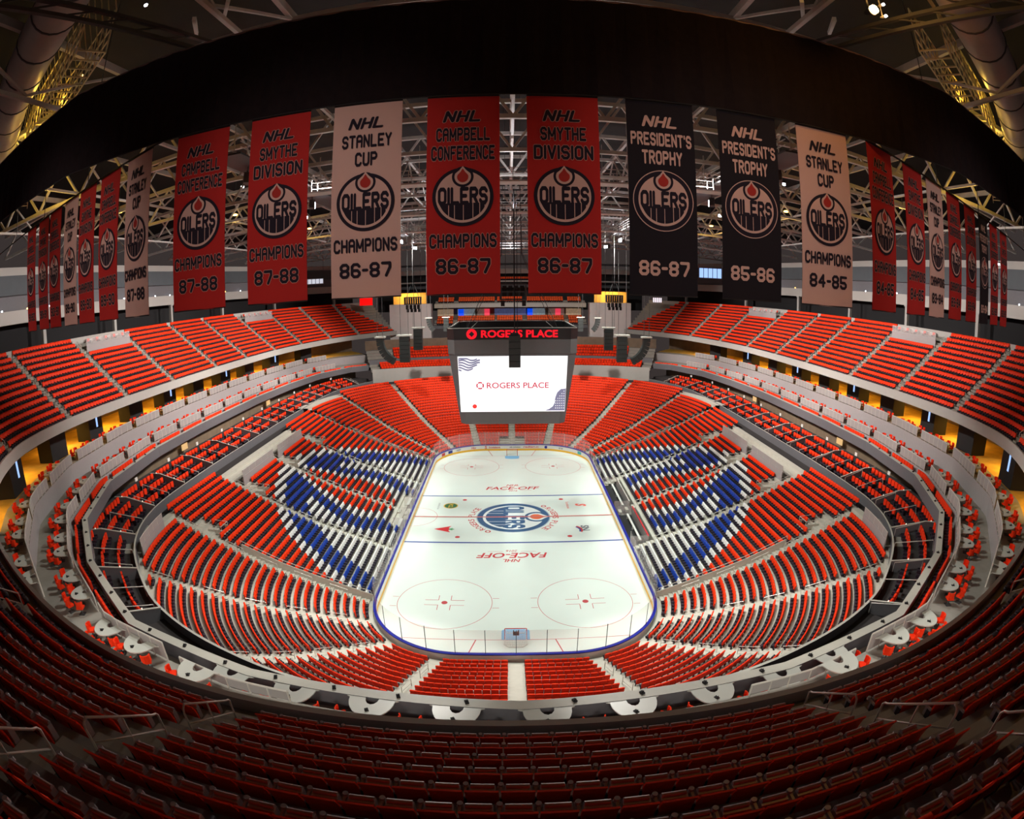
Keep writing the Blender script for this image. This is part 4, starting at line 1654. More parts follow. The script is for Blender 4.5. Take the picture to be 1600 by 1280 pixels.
for cname, m in (('white', WHITE_SEAT), ('blue', BLUE_SEAT)):
    ind, rest = nearest_split(seats[cname], 300)
    me = tpl_mesh(cname+'_seat', T_SEAT, [m, DARK_SEAT])
    for (x, y, z, a, i, k, side) in ind:
        o = bpy.data.objects.new(cname+'_seat', me)
        COL.objects.link(o)
        o.location = (x, y, z)
        o.rotation_euler = (0, 0, a)
        tag(o, '%s tip-up seat of the emblem in the %s side stand, %s row from the ice' % (cname, SIDE[side], ORD[k]), 'seat', '%s emblem seats, %s stand, %s row' % (cname, SIDE[side], ORD[k]))
    o = mass_mesh(cname+'_seats', T_SEAT, [r[:3] for r in rest], [r[3] for r in rest], [m, DARK_SEAT])
    tag(o, 'remaining %s tip-up seats of the emblem laid out in the side stands' % cname, 'seats', kind='stuff')

# ------------------------------------------------------------------ far end
def boxobj(name, c, s, m, parent=None, rz=0.0):
    b = MB(); b.box(c, s, rz)
    return b.build(name, m, parent)


# white end wall of the lower bowl with the loge rows above it
ew = Curve([(0, 57.2), (-9, 57.0), (-18, 56.2), (-25, 54.6), (-30.5, 52.4)], smooth=True)
ew2 = both(ew)
structure(sweep('wall_far_end', ew2, [(0, 9.0), (0, 12.0), (.25, 12.0), (.25, 11.3), (1.6, 11.3), (1.6, 11.7), (2.5, 11.7), (2.5, 12.1), (4.2, 12.1), (4.2, 12.6), (4.25, 13.6), (4.6, 13.65), (4.6, 12.9),
                                                (6.2, 12.9), (6.2, 13.5), (7.1, 13.5), (7.1, 14.1), (8.0, 14.1), (8.0, 14.7), (8.9, 14.7), (8.9, 15.3), (10.5, 15.3), (10.5, 17.5), (11.0, 17.5)],
                [FASC, CONC_D, FASC_D, LEDGE, BROWN], [0, 0, 0]+[1]*5+[1, 2, 2, 3, 1]+[1]*8+[4, 0]), 'pale end wall with terraces of the far end')
end_chairs = []
for off, z in ((1.3, 11.3), (2.2, 11.7), (3.1, 12.1), (5.9, 12.9), (6.8, 13.5), (7.7, 14.1), (8.6, 14.7)):
    P, A = row_points(ew, 0, ew.L-(2.0 if off < 4 else 5.5), off, .62, .1, .2)
    for (x, y), a in zip(P, A):
        for side in (-1, 1):
            end_chairs.append((x if side == -1 else -x, y, z, a if side == -1 else -a))
o = mass_mesh('end_seats', LT, [c[:3] for c in end_chairs], [c[3] for c in end_chairs], [FAB_RED, DARK_SEAT])
tag(o, 'small red seats in the loge rows above the far end wall', 'seats', kind='stuff')
# tall pale walls that close the side decks, with a warm lit room on top
for side in (-1, 1):
    b = MB()
    b.add([(side*31.5, 77, 11), (side*20.5, 77, 11), (side*20.5, 77, 25.6), (side*29.5, 77, 25.6), (side*31.5, 77, 25.6),
           (side*31.5, 80, 11), (side*20.5, 80, 11), (side*20.5, 80, 25.6), (side*29.5, 80, 25.6), (side*31.5, 80, 25.6)],
          [(0, 1, 2, 3, 4), (9, 8, 7, 6, 5), (1, 6, 7, 2), (2, 7, 8, 9, 4, 3), (0, 4, 9, 5), (0, 5, 6, 1)])
    structure(b.build('wall_end_%s' % SIDE[side], mat('end_wall_white', (.66, .61, .59), .7, noise=.06, nscale=1)), 'tall pale wall closing the %s side deck at the far end' % SIDE[side])
    g = empty('lit_room', (side*27.0, 81, 25.6), 0, 'warm yellow lit room above the tall pale wall, %s of the scoreboard' % SIDE[side], 'room', 'lit rooms at the far end')
    boxobj('room_back', (0, 1.5, 1.5), (9, .3, 3.0), mat('room_lamplit_yellow', (.75, .46, .10), .6, noise=.25, nscale=.6), g)  # warm lamplight is put into the yellow of this wall
    boxobj('room_roof', (0, 0, 3.1), (10, 3.5, .3), BLACK, g)
    boxobj('room_floor', (0, 0, -.1), (10, 3.5, .2), FASC, g)
    light('AREA', 'room_lamp_light', (side*27.0, 79.8, 28.3), 420, (1, .62, .2), (side*27.0, 82, 27), 6.0, .6)
# middle decks of the far end
def far_deck(name, y, z0, z1, depth, m_f, label):
    b = MB()
    b.box((0, y, (z0+z1)/2), (41 if z0 < 25 else 76, .5, z1-z0))
    b.box((0, y+depth/2, z0+.2), (41 if z0 < 25 else 76, depth, .4))
    return structure(b.build(name, m_f), label)


far_deck('floor_far_gallery', 81, 18.8, 19.6, 14, FASC_D, 'lower gallery deck of the far end')
far_deck('floor_far_upper_gallery', 84, 24.2, 25.3, 12, FASC, 'upper gallery deck of the far end with pale front')
bm = MB(); bm.box((0, 94, 22), (41, .4, 5.5))
structure(bm.build('wall_gallery_back', BROWN), 'dark back wall of the far gallery')
bm = MB(); bm.box((0, 100, 29), (80, .5, 12))
structure(bm.build('wall_far_back', mat('far_dark', (.02, .02, .022), .8)), 'dark back wall of the far end')
for z0, z1, m, dep in ((29.6, 30.4, 'lounge_grey', 0), (31.2, 31.6, 'lounge_white', 0), (33.6, 35.0, 'lounge_white', 0), (36.0, 36.6, 'lounge_grey', 0)):
    bm = MB(); bm.box((0, 92, (z0+z1)/2), (78, .5, z1-z0))
    structure(bm.build('trim_far_band', MAT[m]), 'horizontal fascia band at the far end')
gal = []
for x in np.arange(-19.4, 19.5, .62):
    if min(abs(x-p) for p in (-14.8, -3.9, 3.9, 14.8)) < .55:
        continue
    for r in range(2):
        gal.append((x, 86.0+r*1.0, 25.4+.55*r, 0))
    gal.append((x, 83.0, 20.3, 0)); gal.append((x, 84.2, 20.9, 0)); gal.append((x, 82.0, 19.6, 0))
for x in np.arange(-6, 6.1, .62):
    gal.append((x, 93.0, 31.6, 0))
bm = MB(); bm.box((0, 86.4, 25.35), (41, 3, .3)).box((0, 87.5, 25.75), (41, 2, .5)).box((0, 83.5, 19.9), (41, 3, .3)).box((0, 84.8, 20.5), (41, 2, .8))
structure(bm.build('floor_gallery_steps', CONC_D))
o = mass_mesh('gallery_seats', LT, [c[:3] for c in gal], [c[3] for c in gal], [mat('gallery_orange', (.85, .10, .015), .6), DARK_SEAT])
tag(o, 'orange seats in the galleries high behind the scoreboard', 'seats', kind='stuff')
# pictures and coloured lit columns at the back of the gallery
cols = [(-18.6, 4.6, 'mural_tan'), (-12.6, 5.0, 'mural_grey'), (-8.0, 3.0, 'mural_brown'), (0.0, 9.0, 'mural_navy'), (8.2, 3.6, 'mural_grey'), (13.2, 4.6, 'mural_brown'), (18.2, 4.4, 'mural_tan')]
mc = {'mural_tan': (.55, .38, .24), 'mural_grey': (.28, .34, .36), 'mural_brown': (.22, .15, .12), 'mural_navy': (.10, .12, .26)}
for j, (x, wd, m) in enumerate(cols):
    mm = mat(m, mc[m], .6, emit=mc[m], estr=.35, noise=.75, nscale=1.6)
    o = boxobj('wall_picture', (0, 0, 0), (wd, .12, 1.9), mm)
    o.location = (x, 93.6, 22.6)
    tag(o, 'lit wall picture at the back of the far gallery, %s from the left' % ORD[j], 'picture', 'gallery wall pictures')
for j, (x, c) in enumerate(((-14.0, 'b'), (-6.6, 'r'), (5.6, 'b'), (13.6, 'r'))):
    mm = mat('column_blue', (.0, .05, .5), .5, emit=(0.0, .08, 1.0), estr=.8) if c == 'b' else mat('column_red', (.5, .02, .04), .5, emit=(.9, .05, .10), estr=.8)
    o = boxobj('lit_column', (0, 0, 0), (1.5, .6, 2.0), mm)
    o.location = (x, 92.6, 22.5)
    tag(o, '%s glowing column in the far gallery, %s' % ('blue' if c == 'b' else 'red', 'left of the cable' if x < 0 else 'right of the cable'), 'column')
p = at_y(572, 471.5, 69.0)
o = boxobj('red_panel', (0, 0, 0), (3.3, .15, 1.9), mat('panel_red', (.6, .0, .0), .5, emit=(1, 0, 0), estr=.9))
o.location = p
tag(o, 'bright red panel hanging in front of the left side deck', 'screen')
p = at_y(1027, 469, 69.0)
g = empty('striped_panel', tuple(p), 0, 'white striped lit panel hanging in front of the right side deck', 'screen')
for k in range(5):
    boxobj('lit_strip', (-.95+.48*k, 0, 0), (.30, .12, 1.15), mat('strip_white', (.6, .5, .5), .5, emit=(1, .9, 1), estr=1.0), g)

# lit lounge windows glimpsed between the banners
for j, (u, v, wd, ht, m, lab) in enumerate(((1110, 427, 5.6, 2.3, TV_BLUE, 'blue lit lounge window between the two navy banners'),
                                          (490, 440, 4.8, 1.1, mat('window_pale', (.4, .4, .45), .5, emit=(.75, .78, .9), estr=.7), 'pale lit lounge window between the second and third front banners'))):
    p = at_y(u, v, 62)
    g = empty('lounge_window', tuple(p), 0.35 if u < 800 else -0.35, lab, 'window')
    boxobj('window_frame', (0, .1, 0), (wd+.3, .12, ht+.3), FASC_D, g)
    for k in range(5):
        boxobj('lit_pane', (-wd/2+wd*(k+.5)/5, 0, 0), (wd/5-.15, .1, ht), m, g)
    for x in (-wd/2, wd/2):
        b = MB(); b.bar((x, .1, ht/2), (x, .1, 14), .08); b.build('hanger', STEEL_D, g)

# ------------------------------------------------------------------ scoreboard
sb = empty('scoreboard', (0, 0, 13.8), 0, 'huge grey hanging scoreboard with a white lit screen over centre ice', 'scoreboard')


def frustum(b, z0, hw0, z1, hw1, ch0=.5, ch1=.5, mi=0, hole=None):
    def octo(h, c, z):
        return [(-h+c, -h, z), (h-c, -h, z), (h, -h+c, z), (h, h-c, z), (h-c, h, z), (-h+c, h, z), (-h, h-c, z), (-h, -h+c, z)]
    V = octo(hw0, ch0, z0)+octo(hw1, ch1, z1)
    F = [(i, (i+1) % 8, 8+(i+1) % 8, 8+i) for i in range(8)]
    if hole is None:
        F += [tuple(range(8))[::-1], tuple(range(8, 16))]
    else:
        V += octo(hw1-hole, ch1, z1)+octo(hw1-hole, ch1, z0+.3)
        F += [tuple(range(8))[::-1]]
        F += [(8+i, 8+(i+1) % 8, 16+(i+1) % 8, 16+i) for i in range(8)]+[(16+i, 16+(i+1) % 8, 24+(i+1) % 8, 24+i) for i in range(8)]+[tuple(range(24, 32))]
    b.add(V, F, mi)


zz = lambda z: z-13.8
b = MB(); frustum(b, zz(13.8), 5.85, zz(21.75), 6.95, .7, .8); b.build('cabinet', SB_GREY, sb)
b = MB(); frustum(b, zz(21.78), 7.0, zz(23.35), 7.05, .8, .8); b.build('upper_band', SB_GREY, sb)
b = MB(); frustum(b, zz(23.38), 7.05, zz(24.55), 7.1, .8, .8, hole=.35); led = b.build('led_ring', LED_DARK, sb)
b = MB()
pl = Plane2D(b, (0, -7.1, zz(23.97)), (1, 0, 0), (0, 0, 1), .02)
pl.text('ROGERS PLACE', (.75, 0), 8.2, .82, 0, bold=.035)
hex_logo(pl, (-4.35, 0), .56, 0, 1)
b.build('led_lettering', [LED_RED, LED_DARK], led)['label'] = 'red glowing lettering on the dark ring'
b = MB()
for sx in (-1, 1):
    b.tube([(sx*6.9, -6.95, zz(24.6)), (sx*6.9, 6.9, zz(24.6))], .05, 6)
    b.tube([(sx*4.5, -6.7, zz(24.5)), (sx*4.5, 6.6, zz(24.5))], .04, 6)
b.tube([(-6.9, -6.95, zz(24.6)), (6.9, -6.95, zz(24.6))], .05, 6)
b.tube([(-6.9, 6.9, zz(24.6)), (6.9, 6.9, zz(24.6))], .05, 6)
b.build('rim_rail', RAILM, sb)
# screen on the near face, leaning with the cabinet
def sbf(x, z):                   # point on the near cabinet face
    t = (z-13.8)/(21.75-13.8)
    return np.array([x, -(5.85+(6.95-5.85)*t), zz(z)])


o0 = sbf(0, 15.2)
uyv = sbf(0, 21.7)-o0
Hs = np.linalg.norm(uyv)
uyv = uyv/Hs
nrm = np.cross((1, 0, 0), uyv)
b = MB()
b.add([np.array(o0)+np.array([x, 0, 0])+uyv*y+nrm*d for d in (0, .12) for x, y in ((-5.75, .1), (5.75, .1), (5.92, Hs-.15), (-5.92, Hs-.15))],
      [(0, 1, 5, 4), (1, 2, 6, 5), (2, 3, 7, 6), (3, 0, 4, 7), (4, 5, 6, 7)])
scr = b.build('screen', SCR, sb)
SG = [SCR_RED, SCR, mat('screen_dot_red', (.4, 0, 0), .4, emit=(.9, .05, .04), estr=1.0), SCR_BLUE]
b = MB()
pl = Plane2D(b, o0+nrm*.13, (1, 0, 0), uyv, .012)
pl.text('ROGERS PLACE', (.55, 3.15), 6.75, .66, 0, 1, bold=0.012)
pl.ring((-3.55, 3.15), .27, .42, 0, 1, n=24)
for a in range(4):
    pl.poly(np.array((-3.55, 3.15))+np.array([(math.cos(PI/4+a*PI/2+t)*r, math.sin(PI/4+a*PI/2+t)*r) for t, r in ((-.12, .44), (.12, .44), (.12, .25), (-.12, .25))]), 1, 2)
b.build('screen_lettering', SG, scr)['label'] = 'red name lettering and ring sign on the white screen'
def screen_part(name, label):
    b = MB()
    return b, Plane2D(b, o0+nrm*.13, (1, 0, 0), uyv, .012), lambda: b.build(name, SG, scr).__setitem__('label', label)


b, pl, done = screen_part('screen_dot', 'red dot low on the white screen')
pl.disc((-4.2, .75), .25, 2, 1, n=20)
done()
# striped corner shapes
b, pl, done = screen_part('striped_corner', 'wavy striped shape in the upper left corner of the screen')
edge = lambda x: 4.55+.25*math.sin((x+5.8)*2.2)+max(0, x+4.75)*1.05      # lower outline of the shape
for k in range(9):
    y0 = 6.15-.27*k
    T = []
    for x in np.linspace(-5.84, -3.5, 16):
        y = y0+.16*math.sin((x+5.8)*3.2+.4*k)
        if y-.10 > edge(x) and y < 6.22:
            T.append((x, y))
    if len(T) > 2:
        T = np.array(T)
        pl.poly(np.r_[T-[0, .09], (T+[0, .09])[::-1]], 3, 1)
done()
b, pl, done = screen_part('grey_corner', 'grey wavy shape with dots in the lower right corner of the screen')
pl.poly([(3.5, .2), (5.72, .2), (5.80, 2.75), (5.25, 2.7), (4.85, 2.3), (4.65, 1.7), (4.6, 1.1), (4.4, .7), (4.0, .4)], 3, 1)
for k in range(5):
    for j in range(8-k):
        pl.disc((5.6-.22*k, .5+.28*j), .05, 1, 2, n=8)
done()
b = MB()
for sx in (-1, 1):
    for sy in (-1, 1):
        b.tube([(sx*5, sy*5, zz(24.4)), (sx*1.2, sy*1.2, zz(33.0)), (sx*1.0, sy*1.0, zz(42))], .035, 6)
b.build('hoist_cable', STEEL_D, sb)

# dark hanging loudspeaker in front of the scoreboard and the winch above it
pt, pb = at_y(804, 524, -16), at_y(804, 574, -16)
g = empty('hanging_loudspeaker', (pt[0], -16, pb[2]), 0, 'black hanging loudspeaker column in front of the scoreboard screen', 'speaker')
hh = pt[2]-pb[2]
b = MB()
for k in range(5):
    b.box((0, .08*(k-2)**2*.1, hh*(k+.5)/5), (1.05, .8, hh/5-.03))
b.build('speaker_stack', SPK, g)
b = MB(); b.box((0, 0, hh+.12), (.7, .5, .2)).tube([(0, 0, hh+.2), (0, 0, 38-pb[2])], .06, 6); b.tube([(.25, 0, hh+.2), (.25, 0, 38-pb[2])], .03, 6); b.build('hoist_cable', BLACK, g)
g = empty('winch_frame', tuple(at_y(802, 456, -8)), 0, 'dark winch frame with fittings hanging above the scoreboard', 'winch')
b = MB()
for x in (-1.3, 1.3):
    for y in (-.6, .6):
        b.box((x, y, 0), (.18, .18, 1.7))
for z in (-.8, 0, .8):
    for y in (-.6, .6):
        b.box((0, y, z), (2.7, .12, .14))
b.build('frame', STEEL_D, g)
b = MB()
for x in (-.9, -.3, .3, .9):
    b.box((x, 0, .1), (.42, .8, 1.1))
b.build('winch_drum', BLACK, g)
for x in (-1.1, 1.1):
    b = MB(); b.box((x, -.3, -1.2), (.4, .4, .6)); b.build('spot_fitting', BLACK, g)
b = MB()
for x in (-.8, .8):
    b.tube([(x, 0, .85), (x, 0, 22)], .03, 6)
b.build('hoist_cable', STEEL_D, g)

# line arrays and lighting bars hanging either side
def line_array(px0, py0, py1, y, nbox, curve, label, group, wpx):
    pt, pb = at_y(px0, py0, y), at_y(px0, py1, y)
    H = pt[2]-pb[2]
    wd = wpx/FPX*(y-CAMP[1])
    g = empty('line_array', tuple(pt), 0, label, 'speaker array', group)
    x = z = ang = 0.0
    L = H/nbox*(1.0 if not curve else 1.12)
    for k in range(nbox):
        b = MB()
        c, s = math.cos(ang), math.sin(ang)
        b.box((x+s*L/2*curve, 0, z-c*L/2), (wd, .8, L*.94), X=np.array([c, 0, s*curve]), Y=np.array([0, 1., 0]), Z=np.array([-s*curve, 0, c]))
        b.build('speaker_box', SPK, g)
        x += s*L*curve; z -= c*L
        if curve:
            ang += .16
    b = MB(); b.box((0, 0, .15), (wd*1.5, .9, .18)); b.build('flying_frame', RAILM, g)
    for q in (-.4, .4):
        b = MB(); b.tube([(q*wd, 0, .2), (q*wd, 0, 37.5-pt[2])], .03, 6); b.build('hoist_cable', STEEL_D, g)
    return g


for sg, nm in ((-1, 'left'), (1, 'right')):
    X = lambda dx: 802+sg*dx
    line_array(X(-sg*0+0)+0 if False else 802+sg*208, 529, 570, 2, 8, -sg, 'curved black line array of speakers, %s of the scoreboard' % nm, 'curved line arrays', 11)
    line_array(802+sg*170, 526, 566, 2, 6, 0, 'straight black speaker hang, %s of the scoreboard' % nm, 'straight speaker hangs', 16)
    line_array(802+sg*149, 514, 547, 14, 6, 0, 'greenish black speaker hang behind the front one, %s side' % nm, 'rear speaker hangs', 14)
    line_array(802+sg*132, 498, 517, 40, 6, -sg, 'small distant curved line array, %s above the far end' % nm, 'far curved line arrays', 7)
    line_array(802+sg*105, 497, 518, 40, 4, 0, 'small distant straight speaker hang, %s above the far end' % nm, 'far straight speaker hangs', 8)
    p = at_y(802+sg*(157 if sg < 0 else 158), 470 if sg < 0 else 467, 20)
    g = empty('lighting_bar', tuple(p), 0, 'black lighting truss with moving lamps, %s of the scoreboard' % nm, 'lighting truss', 'lighting trusses')
    b = MB()
    for y in (-.5, .5):
        for z in (-.55, .55):
            b.box((0, y, z), (2.6, .12, .12))
    for x in np.linspace(-1.25, 1.25, 8):
        b.box((x, 0, 0), (.14, 1.0, 1.1))
    b.build('truss', BLACK, g)
    for x in (-.9, -.3, .3, .9):
        b = MB(); b.box((x, 0, -1.0), (.40, .45, .7)).box((x+.1, 0, -1.55), (.34, .34, .5))
        b.build('moving_lamp', BLACK, g)
    b = MB(); b.tube([(-1, 0, .5), (-.3, 0, 2.4)], .03, 6); b.tube([(1, 0, .5), (.3, 0, 2.4)], .03, 6); b.tube([(0, 0, 2.3), (0, 0, 37.45-p[2])], .03, 6); b.tube([(0, 0, -1.2), (0, 0, -5)], .025, 6); b.build('hoist_cable', STEEL_D, g)

# ------------------------------------------------------------------ roof: trusses, catwalks, ducts
bm = MB()
A = np.linspace(-1, 1, 13)
ys = (-92, 105)
V = [(80*a, y, 52-7.0*a*a) for y in ys for a in A]
bm.add(V, [(i, i+1, 14+i, 13+i) for i in range(12)])
structure(bm.build('ceiling', ROOFM), 'dark roof deck above the trusses')
yts = [-57, -40, -31, -22, -12, -2, 8, 18, 28, 39, 50, 61, 73]
for j, y in enumerate(yts):
    g = empty('roof_truss', (0, y, 0), 0, 'pale steel roof truss spanning across the arena, %s from the camera' % ORD[j], 'truss', 'roof trusses')
    half = 60
    xs = np.linspace(-half, half, 21)
    zb = lambda x: 40.2-2.6*(x/half)**2
    zt = lambda x: 44.6-4.4*(x/half)**2
    for nm, zf, wd in (('bottom_chord', zb, .32), ('top_chord', zt, .36)):
        b = MB()
        for a, c in zip(xs[:-1], xs[1:]):
            b.bar((a, 0, zf(a)), (c, 0, zf(c)), wd)
        b.build(nm, STEEL, g)
    b = MB()
    for k, (a, c) in enumerate(zip(xs[:-1], xs[1:])):
        b.bar((a, 0, zb(a)), ((a+c)/2, 0, zt((a+c)/2)), .20)
        b.bar(((a+c)/2, 0, zt((a+c)/2)), (c, 0, zb(c)), .20)
    b.build('web_members', STEEL, g)
# purlins running lengthwise between the trusses
for j, x in enumerate((-48, -36, -24, -12, 0, 12, 24, 36, 48)):
    b = MB()
    z = 44.9-4.4*(x/60)**2
    b.bar((x, -58, z), (x, 75, z), .30, .5)
    for k in range(len(yts)-1):
        b.bar((x, yts[k], z-.2), (x, (yts[k]+yts[k+1])/2, z-3.6), .16)
        b.bar((x, (yts[k]+yts[k+1])/2, z-3.6), (x, yts[k+1], z-.2), .16)
    b.bar((x, -57, z-3.8), (x, 73, z-3.8), .22)
    o = b.build('roof_purlin', STEEL)
    tag(o, 'lengthwise steel roof girder, %s from the left' % ORD[j], 'girder', 'roof girders')
# catwalks with slatted rails and lamps
for j, x in enumerate((-17, 17)):
    g = empty('catwalk', (x, 0, 37.6), 0, 'long catwalk with slatted rails under the %s roof half' % SIDE[-1 if x < 0 else 1], 'catwalk', 'catwalks')
    boxobj('deck', (0, 5, 0), (2.2, 84, .12), STEEL_D, g)
    b = MB()
    for sx in (-1, 1):
        for z in (.4, .75, 1.1):
            b.box((sx*1.05, 5, z), (.06, 84, .06))
        for y in np.arange(-36, 47, 3.0):
            b.box((sx*1.05, y, .6), (.06, .06, 1.2))
    b.build('rail', STEEL, g)
    for y in np.arange(-34, 46, 6.0):
        for sx in (-1, 1):
            b = MB(); b.bar((sx*1.0, y, 0), (sx*1.0, y, 3.0), .07); b.build('hanger', STEEL, g)
for j, y in enumerate((-26, -10, 6, 22, 38, 54)):
    g = empty('cross_catwalk', (0, y, 36.6), 0, 'pale cross catwalk between the side walks, %s from the near end' % ORD[j], 'catwalk', 'cross catwalks')
    boxobj('deck', (0, 0, 0), (32, 1.4, .12), STEEL, g)
    for x in (-12, -4, 4, 12):
        b = MB(); b.bar((x, 0, 0), (x, 0, 12), .08); b.build('hanger', STEEL, g)
    b = MB()
    for sy in (-1, 1):
        for z in (.5, 1.0):
            b.box((0, sy*.7, z), (31, .05, .05))
        for x in np.arange(-15, 15.1, 2.5):
            b.box((x, sy*.7, .5), (.05, .05, 1.0))
    b.build('rail', STEEL, g)
# sports lamp fixtures
for j, (x, y, z, tx, ty) in enumerate(SPORT):
    g = empty('sports_lamp', (x, y, z), math.atan2(ty-y, tx-x)-PI/2, 'sports floodlight under the %s catwalk, %s from the near end' % (SIDE[-1 if x < 0 else 1], ORD[j % 6]), 'floodlight', 'sports floodlights')
    b = MB(); b.box((0, -.35, .25), (1.1, .5, .7)); b.build('housing', STEEL_D, g)
    b = MB(); b.box((0, -.08, .15), (.9, .04, .45)); b.build('lens', LAMP_W, g)
    b = MB(); b.bar((-.6, -.35, .3), (-.6, -.35, 1.0), .06).bar((.6, -.35, .3), (.6, -.35, 1.0), .06).bar((-.6, -.35, 1.0), (.6, -.35, 1.0), .06); b.build('yoke', STEEL_D, g)
# small bright lamps seen between the banners
LAMP_AT = ['between the two leftmost front banners', 'beside the leftmost front banner, right of it', 'between the second navy and right off-white banner',
           'just right of the second navy banner top', 'above the drape at the right end', 'beside the right slant of the drape, upper', 'over the outermost right banners',
           'beside the outermost left banners', 'above the left end of the drape', 'at the top edge above the drape', 'low, beside the leftmost front banner', 'low, beside the right slant banners',
           'right of the second front banner', 'left of the second navy banner', 'left of the right off-white banner', 'amber, right of the second front banner, left one',
           'amber, right of the second front banner, middle one', 'amber, right of the second front banner, right one']
for j, (u, v, y, k) in enumerate(((379, 292, -5, 'w'), (349, 310, -5, 'w'), (1225, 288, -5, 'w'), (1223, 200, -22, 'w'), (1505, 134, -36, 'w'), (1390, 335, 0, 'w'), (1561, 413, -20, 'w'), (57, 340, -22, 'w'), (128, 118, -38, 'o'),
                                    (228, 8, -50, 'w'), (345, 364, 5, 'w'), (1440, 388, 10, 'w'), (478, 340, 20, 'w'), (1125, 337, 20, 'w'), (1259, 395, 12, 'w'), (445, 372, 20, 'y'), (452, 378, 24, 'y'), (468, 371, 24, 'y'))):
    p = at_y(u, v, y)
    r = .22*max(.38, (y-CAMP[1])/60)
    g = empty('roof_lamp', tuple(p), 0, 'small bright lamp in the roof steel, %s' % LAMP_AT[j], 'lamp', 'small roof lamps')
    b = MB(); b.box((0, 0, 0), (r*1.6, r, r*1.2)); b.build('lens', LAMP_Y if k in 'yo' else LAMP_W, g)
    b = MB(); b.box((0, 0, r*1.1), (r*1.8, r*1.2, r)).tube([(0, 0, r*1.4), (0, 0, max(r*2, 40.5-p[2]))], .03, 5); b.build('housing', STEEL_D, g)
# the orange floodlight near the top right with two small lamps beside it
LO = at_y(1365, 15, -52)
g = empty('orange_floodlight', tuple(LO), 0, 'glaring orange floodlight above the black drape at top right', 'floodlight')
b = MB(); b.tube([(0, -.10, 0), (0, .05, 0)], [.17, .17], 14); b.build('lens', LAMP_O, g)
b = MB(); b.tube([(0, .06, 0), (0, .5, .05)], [.2, .1], 12); b.tube([(0, .3, .05), (0, .3, 14)], .05, 6); b.build('housing', STEEL_D, g)
light('POINT', 'orange_flood_light', tuple(LO+np.array([0, -.35, -.1])), 420, (1.0, .48, .10), None, .15)
for k, (u, v) in enumerate(((1380, 7), (1384, 25))):
    p = at_y(u, v, -52)
    g = empty('pinspot', tuple(p), 0, 'small white lamp right beside the orange floodlight, %s one' % ('upper', 'lower')[k], 'lamp', 'lamps beside the orange floodlight')
    b = MB(); b.tube([(0, -.05, 0), (0, .04, 0)], .055, 10); b.build('lens', LAMP_W, g)
    b = MB(); b.tube([(0, .05, 0), (0, .3, .05)], [.07, .05], 10); b.tube([(0, .2, .03), (0, .2, 14)], .025, 6); b.build('housing', STEEL_D, g)

